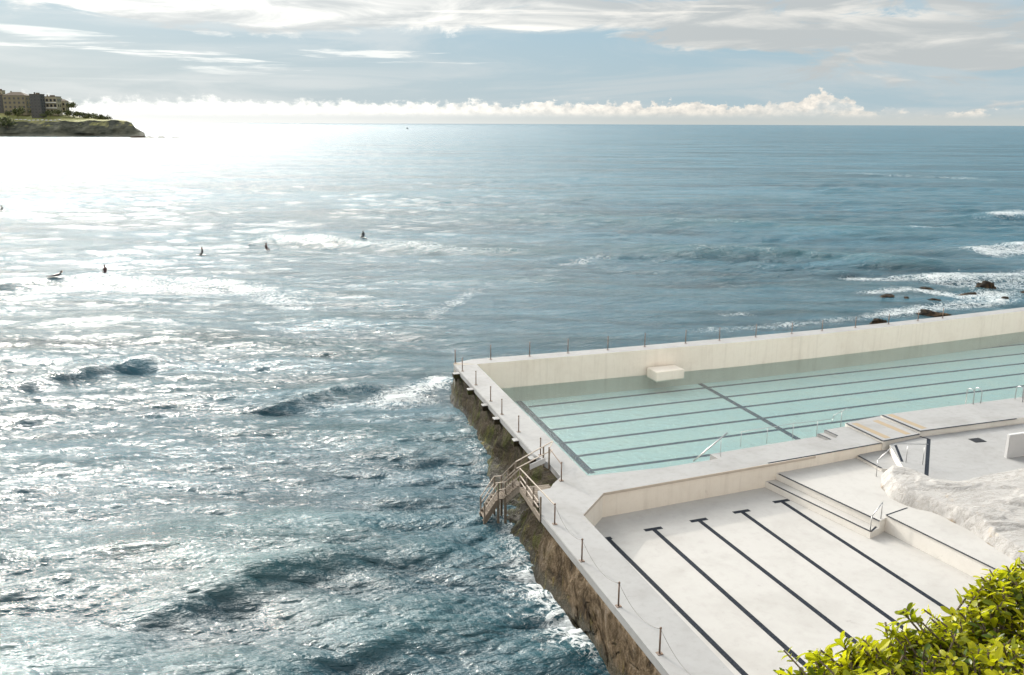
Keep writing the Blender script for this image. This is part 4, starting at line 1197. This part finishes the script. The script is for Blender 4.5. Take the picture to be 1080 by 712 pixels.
M['brick'] = simple('brown_brick', (.20, .175, .115), .9, 0, .15, .4)
M['beige'] = simple('beige_render', (.31, .285, .20), .9, 0, .12, .3)
M['darkwall'] = simple('dark_tower_wall', (.075, .075, .07), .8, 0, .2, .3)
M['roof'] = simple('brown_roof', (.15, .12, .09), .9, 0, .2, .4)
M['glass'] = simple('window_glass', (.03, .035, .04), .15, 0, .1)
M['whitetrim'] = simple('white_trim', (.7, .7, .67), .7, 0, .1)
def building(name, x0, x1, yt, yb, Y, depth, wallm, roofk, cols, rws, label, win=(.5, .5), balc=False, turn=0.0):
    """px extents at distance Y"""
    a = at_depth(x0, Y, 0); b = at_depth(x1, Y, 0); w = (b - a).length
    z1, z0 = zrow(yt, Y), zrow(yb, Y) - 3; h = z1 - z0
    c = (a + b) / 2; t = empty(name, (c.x, c.y, z0), -YAW + turn); tag(t, label, 'building')
    bm = bmesh.new(); box(bm, (0, depth / 2, h / 2), (w, depth, h)); obj('wall', bm, M[wallm], t)
    bm = bmesh.new()
    if roofk == 'hip':
        rh = h * .18; e = .6
        v = [bm.verts.new(q) for q in ((-w / 2 - e, -e, h + .02), (w / 2 + e, -e, h + .02), (w / 2 + e, depth + e, h + .02), (-w / 2 - e, depth + e, h + .02), (-w / 5, depth / 2, h + rh), (w / 5, depth / 2, h + rh))]
        for f in ((0, 1, 5, 4), (1, 2, 5), (2, 3, 4, 5), (3, 0, 4), (3, 2, 1, 0)): bm.faces.new([v[k] for k in f])
    else:
        box(bm, (0, depth / 2, h + .35), (w + .8, depth + .8, .7))
        box(bm, (w * .1, depth / 2, h + 1.6), (w * .25, depth * .3, 2.0))
    rf = obj('roof', bm, M['roof'], t)
    bm = bmesh.new(); box(bm, (-w * .25, depth * .6, h + (h * .16 if roofk == 'hip' else 1.4)), (1.6, 1.6, 4)); obj('chimney', bm, M[wallm], rf)
    wh = h * .86 / rws
    for i in range(cols):
        for j in range(rws):
            x = (-.5 + (i + .5) / cols) * w; z = h * .1 + wh * (j + .5); ww, hh_ = w / cols * win[0], wh * win[1]
            bm = bmesh.new(); box(bm, (x, -.06, z), (ww, .24, hh_)); f = obj('window', bm, M['whitetrim'] if win[0] > .6 else M['roof'], t)
            bm = bmesh.new(); box(bm, (x, -.2, z), (ww * .84, .1, hh_ * .84)); obj('pane', bm, M['glass'], f)
    for j in range(2):       # side windows
        for i in range(rws):
            z = h * .1 + wh * (i + .5); bm = bmesh.new(); box(bm, (w / 2 + .05, depth * (.3 + .4 * j), z), (.2, depth * .16, wh * win[1])); obj('window', bm, M['glass'], t)
    if balc:
        for j in range(1, rws):
            z = h * .1 + wh * j; bm = bmesh.new(); box(bm, (0, -.9, z), (w * .98, 1.8, .35)); box(bm, (0, -1.75, z + .6), (w * .98, .1, 1.0)); obj('balcony', bm, M['whitetrim'], t)
    return t
building('apartment_block', -60, -22, 101, 124, HY + 85, 20, 'beige', 'flat', 6, 5, 'beige apartment block beyond the left edge of the headland row')
building('apartment_block', -18, 6.5, 102, 123, HY + 90, 18, 'darkwall', 'flat', 4, 5, 'dark grey block cut by the left edge on the headland')
building('roof_tower', .5, 7, 97.5, 120, HY + 106, 9, 'beige', 'flat', 1, 6, 'slim beige roof tower at the far left on the headland')
building('apartment_block', 6.8, 30.5, 102.5, 121.5, HY + 70, 17, 'brick', 'hip', 5, 4, 'brown brick apartment block with hipped roof on the headland', (.45, .5))
building('apartment_block', 30.8, 35, 105, 119.5, HY + 92, 12, 'beige', 'flat', 1, 4, 'narrow beige block between the brown block and the dark tower')
building('apartment_tower', 35, 46, 101.3, 125.5, HY + 55, 14, 'darkwall', 'flat', 3, 7, 'dark square tower standing in front of the headland houses', (.6, .4))
building('apartment_block', 46.8, 63, 103.8, 121.5, HY + 80, 15, 'beige', 'flat', 4, 3, 'pale block with white balconies right of the dark tower', (.6, .5), True)
building('house', 64, 71.5, 108.5, 118.5, HY + 98, 12, 'beige', 'hip', 2, 2, 'low tan house at the right end of the headland row')

# foliage of the headland
def leaf_mat(name, a, b_, trans=.0, rough=.5):
    m, nt, b, out = mat(name); g = G(nt)
    oi = g.n('ShaderNodeAttribute', attribute_name='tint').outputs['Fac']
    c = g.mix(oi, a, b_)
    nt.links.new(c, b.inputs['Base Color']); b.inputs['Roughness'].default_value = rough; b.inputs['Specular IOR Level'].default_value = .3
    if trans:
        tl = g.n('ShaderNodeBsdfTranslucent'); nt.links.new(g.mix(.6, c, (.40, .42, .008)), tl.inputs[0])
        mx = g.n('ShaderNodeMixShader'); mx.inputs[0].default_value = trans
        nt.links.new(b.outputs[0], mx.inputs[1]); nt.links.new(tl.outputs[0], mx.inputs[2]); nt.links.new(mx.outputs[0], out.inputs[0])
    return m
M['treeleaf'] = leaf_mat('headland_foliage', (.045, .06, .022), (.12, .13, .045))
M['bark'] = simple('bark', (.12, .09, .06), .9)
def far_tree(px, Y, zrowb, w, h, label, nleaf=420, name='tree'):
    z0 = zrow(zrowb, Y) - .6; p = at_depth(px, Y, z0)
    t = empty(name, p); tag(t, label, 'tree' if name == 'tree' else 'bush', 'trees and bushes on the headland')
    bm = bmesh.new(); tube(bm, [(0, 0, -1), (.2, 0, h * .35), (.4, .2, h * .6)], w * .035, 6, r2=w * .015)
    for a in range(3): an = a * 2.1; tube(bm, [(.2, 0, h * .3), (math.cos(an) * w * .25, math.sin(an) * w * .25, h * .65)], w * .02, 5, r2=w * .008)
    obj('trunk', bm, M['bark'], t)
    bm = bmesh.new(); lay = bm.verts.layers.float.new('tint'); rnd = random.Random(int(px * 7 + Y))
    lobes = [(rnd.uniform(-.33, .33) * w, rnd.uniform(-.3, .3) * w, h * rnd.uniform(.5, .8), rnd.uniform(.16, .28) * w) for _ in range(9)]
    for k in range(nleaf):
        lx, ly, lz, lr = rnd.choice(lobes); d = Vector((rnd.gauss(0, 1), rnd.gauss(0, 1), rnd.gauss(0, .75))).normalized() * lr * rnd.uniform(.6, 1.08)
        c = Vector((lx, ly, lz)) + d; s = w * rnd.uniform(.035, .075)
        q = Vector((rnd.gauss(0, 1), rnd.gauss(0, 1), rnd.gauss(0, 1))).normalized(); r = q.orthogonal().normalized() * s; u = q.cross(r)
        ti = rnd.random(); vs = [bm.verts.new(c + x) for x in (r, u * .8, -r, -u * .8)]
        for v in vs: v[lay] = ti
        bm.faces.new(vs)
    obj('crown', bm, M['treeleaf'], t)
tr = [(18, HY + 45, 124.5, 22, 12, 'broad dark tree below the brown brick block'), (9, HY + 50, 124, 12, 7, 'small tree at the lower left corner of the brown brick block'), (33, HY + 60, 123, 10, 7, 'small tree between the brown block and the dark tower'),
      (52, HY + 50, 124, 16, 8, 'tree just right of the dark tower foot'), (61, HY + 55, 123, 14, 8, 'tree under the pale balconied block'), (75, HY + 100, 117, 17, 11, 'tree at the right end of the house row, taller one'),
      (68, HY + 104, 115.5, 14, 8, 'tree behind the low tan house'), (72, HY + 70, 123.5, 18, 7, 'bushy tree below the low tan house'), (83, HY + 75, 124.5, 20, 6, 'low bush on the slope, first beyond the houses'),
      (93, HY + 80, 126, 20, 6, 'low bush on the slope, second beyond the houses'), (103, HY + 70, 127, 18, 5, 'low bush on the slope, third beyond the houses'), (113, HY + 66, 128, 14, 5, 'low bush nearest the tip of the headland'),
      (7, HY + 10, 137, 26, 16, 'dark tree at the foot of the cliff by the left edge'), (-12, HY + 40, 126, 24, 10, 'tree beyond the left edge of the headland'), (44, HY + 45, 125.5, 10, 5, 'little bush in front of the dark tower')]
for x, Y_, zr, w, h, lb in tr: far_tree(x, Y_, zr, w, h, lb, name='tree' if h > 6.5 else 'bush')

# row of white parked cars on the turf
M['carpaint'] = simple('white_car_paint', (.8, .8, .8), .3, 0, .05); M['tyre'] = simple('tyre', (.02, .02, .02), .8)
def make_car():
    t = empty('parked_car'); bm = bmesh.new(); vs = box(bm, (0, 0, .75), (4.4, 1.8, .75)); bmesh.ops.bevel(bm, geom=bm.edges[:], offset=.15, segments=2, affect='EDGES'); obj('body', bm, M['carpaint'], t)
    bm = bmesh.new(); vs = box(bm, (-.2, 0, 1.4), (2.6, 1.6, .65))
    for v in vs:
        if v.co.z > 1.4: v.co.x = -.2 + (v.co.x + .2) * .7; v.co.y *= .85
    obj('cabin', bm, M['carpaint'], t)
    bm = bmesh.new(); box(bm, (-.2, 0, 1.38), (2.1, 1.64, .38)); obj('windows', bm, M['glass'], t)
    for sx in (-1.35, 1.35):
        for sy in (-.8, .8):
            bm = bmesh.new(); bmesh.ops.create_cone(bm, cap_ends=True, segments=14, radius1=.34, radius2=.34, depth=.22, matrix=Matrix.Translation((sx, sy, .34)) @ Matrix.Rotation(math.pi / 2, 4, 'X')); obj('wheel', bm, M['tyre'], t)
    return t
car0 = make_car()
dg_ = bpy.context.evaluated_depsgraph_get(); dg_.update()
hl = bpy.data.objects['headland']
from mathutils.bvhtree import BVHTree
bvh = BVHTree.FromObject(hl, dg_)
for i in range(11):
    px = 18.5 + i * 4.5; p = at_depth(px, HY + 30, 0); hit = bvh.ray_cast(Vector((p.x, p.y, 200)), Vector((0, 0, -1)))[0]
    o = car0 if i == 0 else copy_tree(car0); o.location = (p.x, p.y, (hit.z if hit else 22) + .02); o.rotation_euler = (0, 0, -YAW + .1 * math.sin(i * 3))
    tag(o, 'white car parked on the headland turf, %s from the left of the row' % ordn[i], 'car', 'white cars parked on the headland')

# ------------------------------------------------------------------ terrace and hedge close to the camera
M['hedgeleaf'] = leaf_mat('hedge_leaf', (.05, .09, .008), (.52, .50, .012), .55, .32)
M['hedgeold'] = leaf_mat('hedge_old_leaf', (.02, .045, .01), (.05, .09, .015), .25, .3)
HZ = 15.2
e0, e1 = P(800, 716, HZ), P(1085, 574, HZ)
ed = (e1 - e0).normalized(); en = Vector((ed.y, -ed.x, 0))      # towards the camera side
if en.dot(-e0) < 0: en = -en
bm = bmesh.new(); m_ = painted('terrace_concrete', (.42, .40, .37), (.3, .28, .25))
prism(bm, [e0 - ed * 8 + en * .8, e1 + ed * 6 + en * .8, e1 + ed * 6 + en * 9, e0 - ed * 8 + en * 9], HZ - 5, HZ - 1.6)
te = obj('terrace', bm, m_); tag(te, kind='structure')
hg = empty('hedge', (e0.lerp(e1, .5) + en * .6).to_tuple()[:2] + (HZ - 1.6,)); tag(hg, 'leafy green hedge with glossy oval leaves in the near right corner', 'hedge')
bmL = bmesh.new(); layL = bmL.verts.layers.float.new('tint')
def leaf(bm, lay, p, d, nrm, L, w, ti, fold=.25, curl=.2):
    d = d.normalized(); s = d.cross(nrm).normalized(); n = s.cross(d)
    st_ = [(0, .10), (.22, .55), (.5, .95), (.75, .98), (.92, .6), (1.0, .12)]
    pr = []
    for t, ww in st_:
        c = p + d * (L * t) - n * (curl * L * t * t); e = w / 2 * ww
        row = [bm.verts.new(c - s * e + n * e * fold), bm.verts.new(c), bm.verts.new(c + s * e + n * e * fold)]
        for v in row: v[lay] = ti
        pr.append(row)
    for a, b in zip(pr, pr[1:]):
        bm.faces.new((a[0], a[1], b[1], b[0])); bm.faces.new((a[1], a[2], b[2], b[1]))
rnd = random.Random(5)
Lh = (e1 - e0).length
def top_off(s, t):
    v = Vector((s * .9, t * .9, 0)); return .16 * noise.fractal(v, 1, 2, 3) + .1 * noise.noise(v * 3)
bmS = bmesh.new()
def shoot(c, ax, n, L, ti0, spread=1.0):
    ph = rnd.uniform(0, 6.28)
    for k in range(n):
        an = ph + k * 2.4; el_ = rnd.uniform(.15, .95) * (1 - .35 * k / n) * spread
        u = ax.orthogonal().normalized(); w_ = ax.cross(u)
        d = (u * math.cos(an) + w_ * math.sin(an)) * math.cos(el_) + ax * math.sin(el_)
        p = c - ax * (.012 * (n - k))
        ln = L * rnd.uniform(.7, 1.15)
        leaf(bmL, layL, p, d, ax + Vector((rnd.gauss(0, .2), rnd.gauss(0, .2), 0)), ln, ln * rnd.uniform(.34, .52), min(1, max(0, ti0 + rnd.gauss(0, .18))), rnd.uniform(.1, .5), rnd.uniform(-.05, .35))
    tube(bmS, [c - ax * .16, c], .006, 4, False)
N_sh = 3300
for k in range(N_sh):
    s = rnd.uniform(-.6, Lh + 1.2); t = abs(rnd.gauss(0, 1)) * 1.1
    if t > 2.2: continue
    side = rnd.random() < .22
    if side:       # the outer side of the hedge
        dz = -rnd.uniform(0, .9); p = e0 + ed * s + en * (.02 + .12 * rnd.random()); p.z = HZ + dz + top_off(s, 0); ax = (-en * .8 + Vector((rnd.gauss(0, .3), rnd.gauss(0, .3), .6))).normalized()
    else:
        p = e0 + ed * s + en * t; rd = .16 * math.exp(-t / .15)
        p.z = HZ + top_off(s, t) - rd - rnd.random() ** 2 * .22 + (rnd.random() < .04) * .08; ax = Vector((rnd.gauss(0, .4), rnd.gauss(0, .4), 1)) - en * .25; ax.normalize()
    shoot(p, ax, rnd.randint(6, 10), rnd.uniform(.048, .092), rnd.choice((.0, .2, .5, .75, 1.0)))
# tall stray sprigs
for (x, y) in ():
    p = P(x, y, HZ); p = p + en * .05; ax = Vector((0, 0, 1)) + ed * .2
    shoot(p + Vector((0, 0, .1)), ax.normalized(), 6, .075, .3)
obj('leaves', bmL, M['hedgeleaf']); lv = bpy.data.objects['leaves']; wadd(lv, hg)
wadd(obj('twigs', bmS, M['bark']), hg)
# inner older leaves
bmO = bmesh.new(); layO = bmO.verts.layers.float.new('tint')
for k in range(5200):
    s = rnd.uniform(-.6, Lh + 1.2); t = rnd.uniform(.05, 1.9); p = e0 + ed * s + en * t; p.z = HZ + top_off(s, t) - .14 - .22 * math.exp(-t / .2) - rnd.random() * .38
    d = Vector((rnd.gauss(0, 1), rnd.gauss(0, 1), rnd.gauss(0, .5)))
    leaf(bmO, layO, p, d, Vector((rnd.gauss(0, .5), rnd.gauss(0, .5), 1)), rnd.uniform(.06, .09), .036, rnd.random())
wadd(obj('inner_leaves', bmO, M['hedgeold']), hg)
bm = bmesh.new()
for k in range(46):
    s = rnd.uniform(0, Lh); t = rnd.uniform(.4, 1.5); p = e0 + ed * s + en * t
    tube(bm, [Vector((p.x, p.y, HZ - 1.65)), Vector((p.x + rnd.gauss(0, .1), p.y + rnd.gauss(0, .1), HZ - .9)), Vector((p.x + rnd.gauss(0, .25), p.y + rnd.gauss(0, .25), HZ - .3))], .022, 5, r2=.008)
wadd(obj('branches', bm, M['bark']), hg)
# solid dark core put in for the shaded heart of the hedge
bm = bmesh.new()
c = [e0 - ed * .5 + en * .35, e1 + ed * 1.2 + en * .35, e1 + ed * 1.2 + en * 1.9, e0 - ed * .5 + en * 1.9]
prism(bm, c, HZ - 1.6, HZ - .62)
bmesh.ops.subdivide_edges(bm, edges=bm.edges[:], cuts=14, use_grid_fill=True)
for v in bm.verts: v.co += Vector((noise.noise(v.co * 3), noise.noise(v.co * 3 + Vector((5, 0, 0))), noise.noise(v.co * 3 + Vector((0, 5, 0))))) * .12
wadd(obj('shade_core', bm, simple('hedge_shade_core', (.03, .045, .015), .9, 0, .5, 14)), hg)

# cliff carrying the terrace, out of the frame below the camera
bm = bmesh.new(); prism(bm, [(-14, -12), (60, -12), (60, 4), (e1.x + 6, e1.y - 2), (10, 0), (-14, -3)], -4, 11)
bmesh.ops.subdivide_edges(bm, edges=bm.edges[:], cuts=6, use_grid_fill=True)
bh = obj('bank', bm, M['rock']); tag(bh, kind='structure')

# ------------------------------------------------------------------ render settings
vs_ = SC.view_settings; vs_.view_transform = 'Standard'; vs_.look = 'None'; vs_.gamma = 1; vs_.use_curve_mapping = False
vs_.exposure = 0.53
SC.render.engine = 'CYCLES'
SC.render.resolution_x = 1024; SC.render.resolution_y = 675
SC.cycles.max_bounces = 8; SC.cycles.transparent_max_bounces = 12
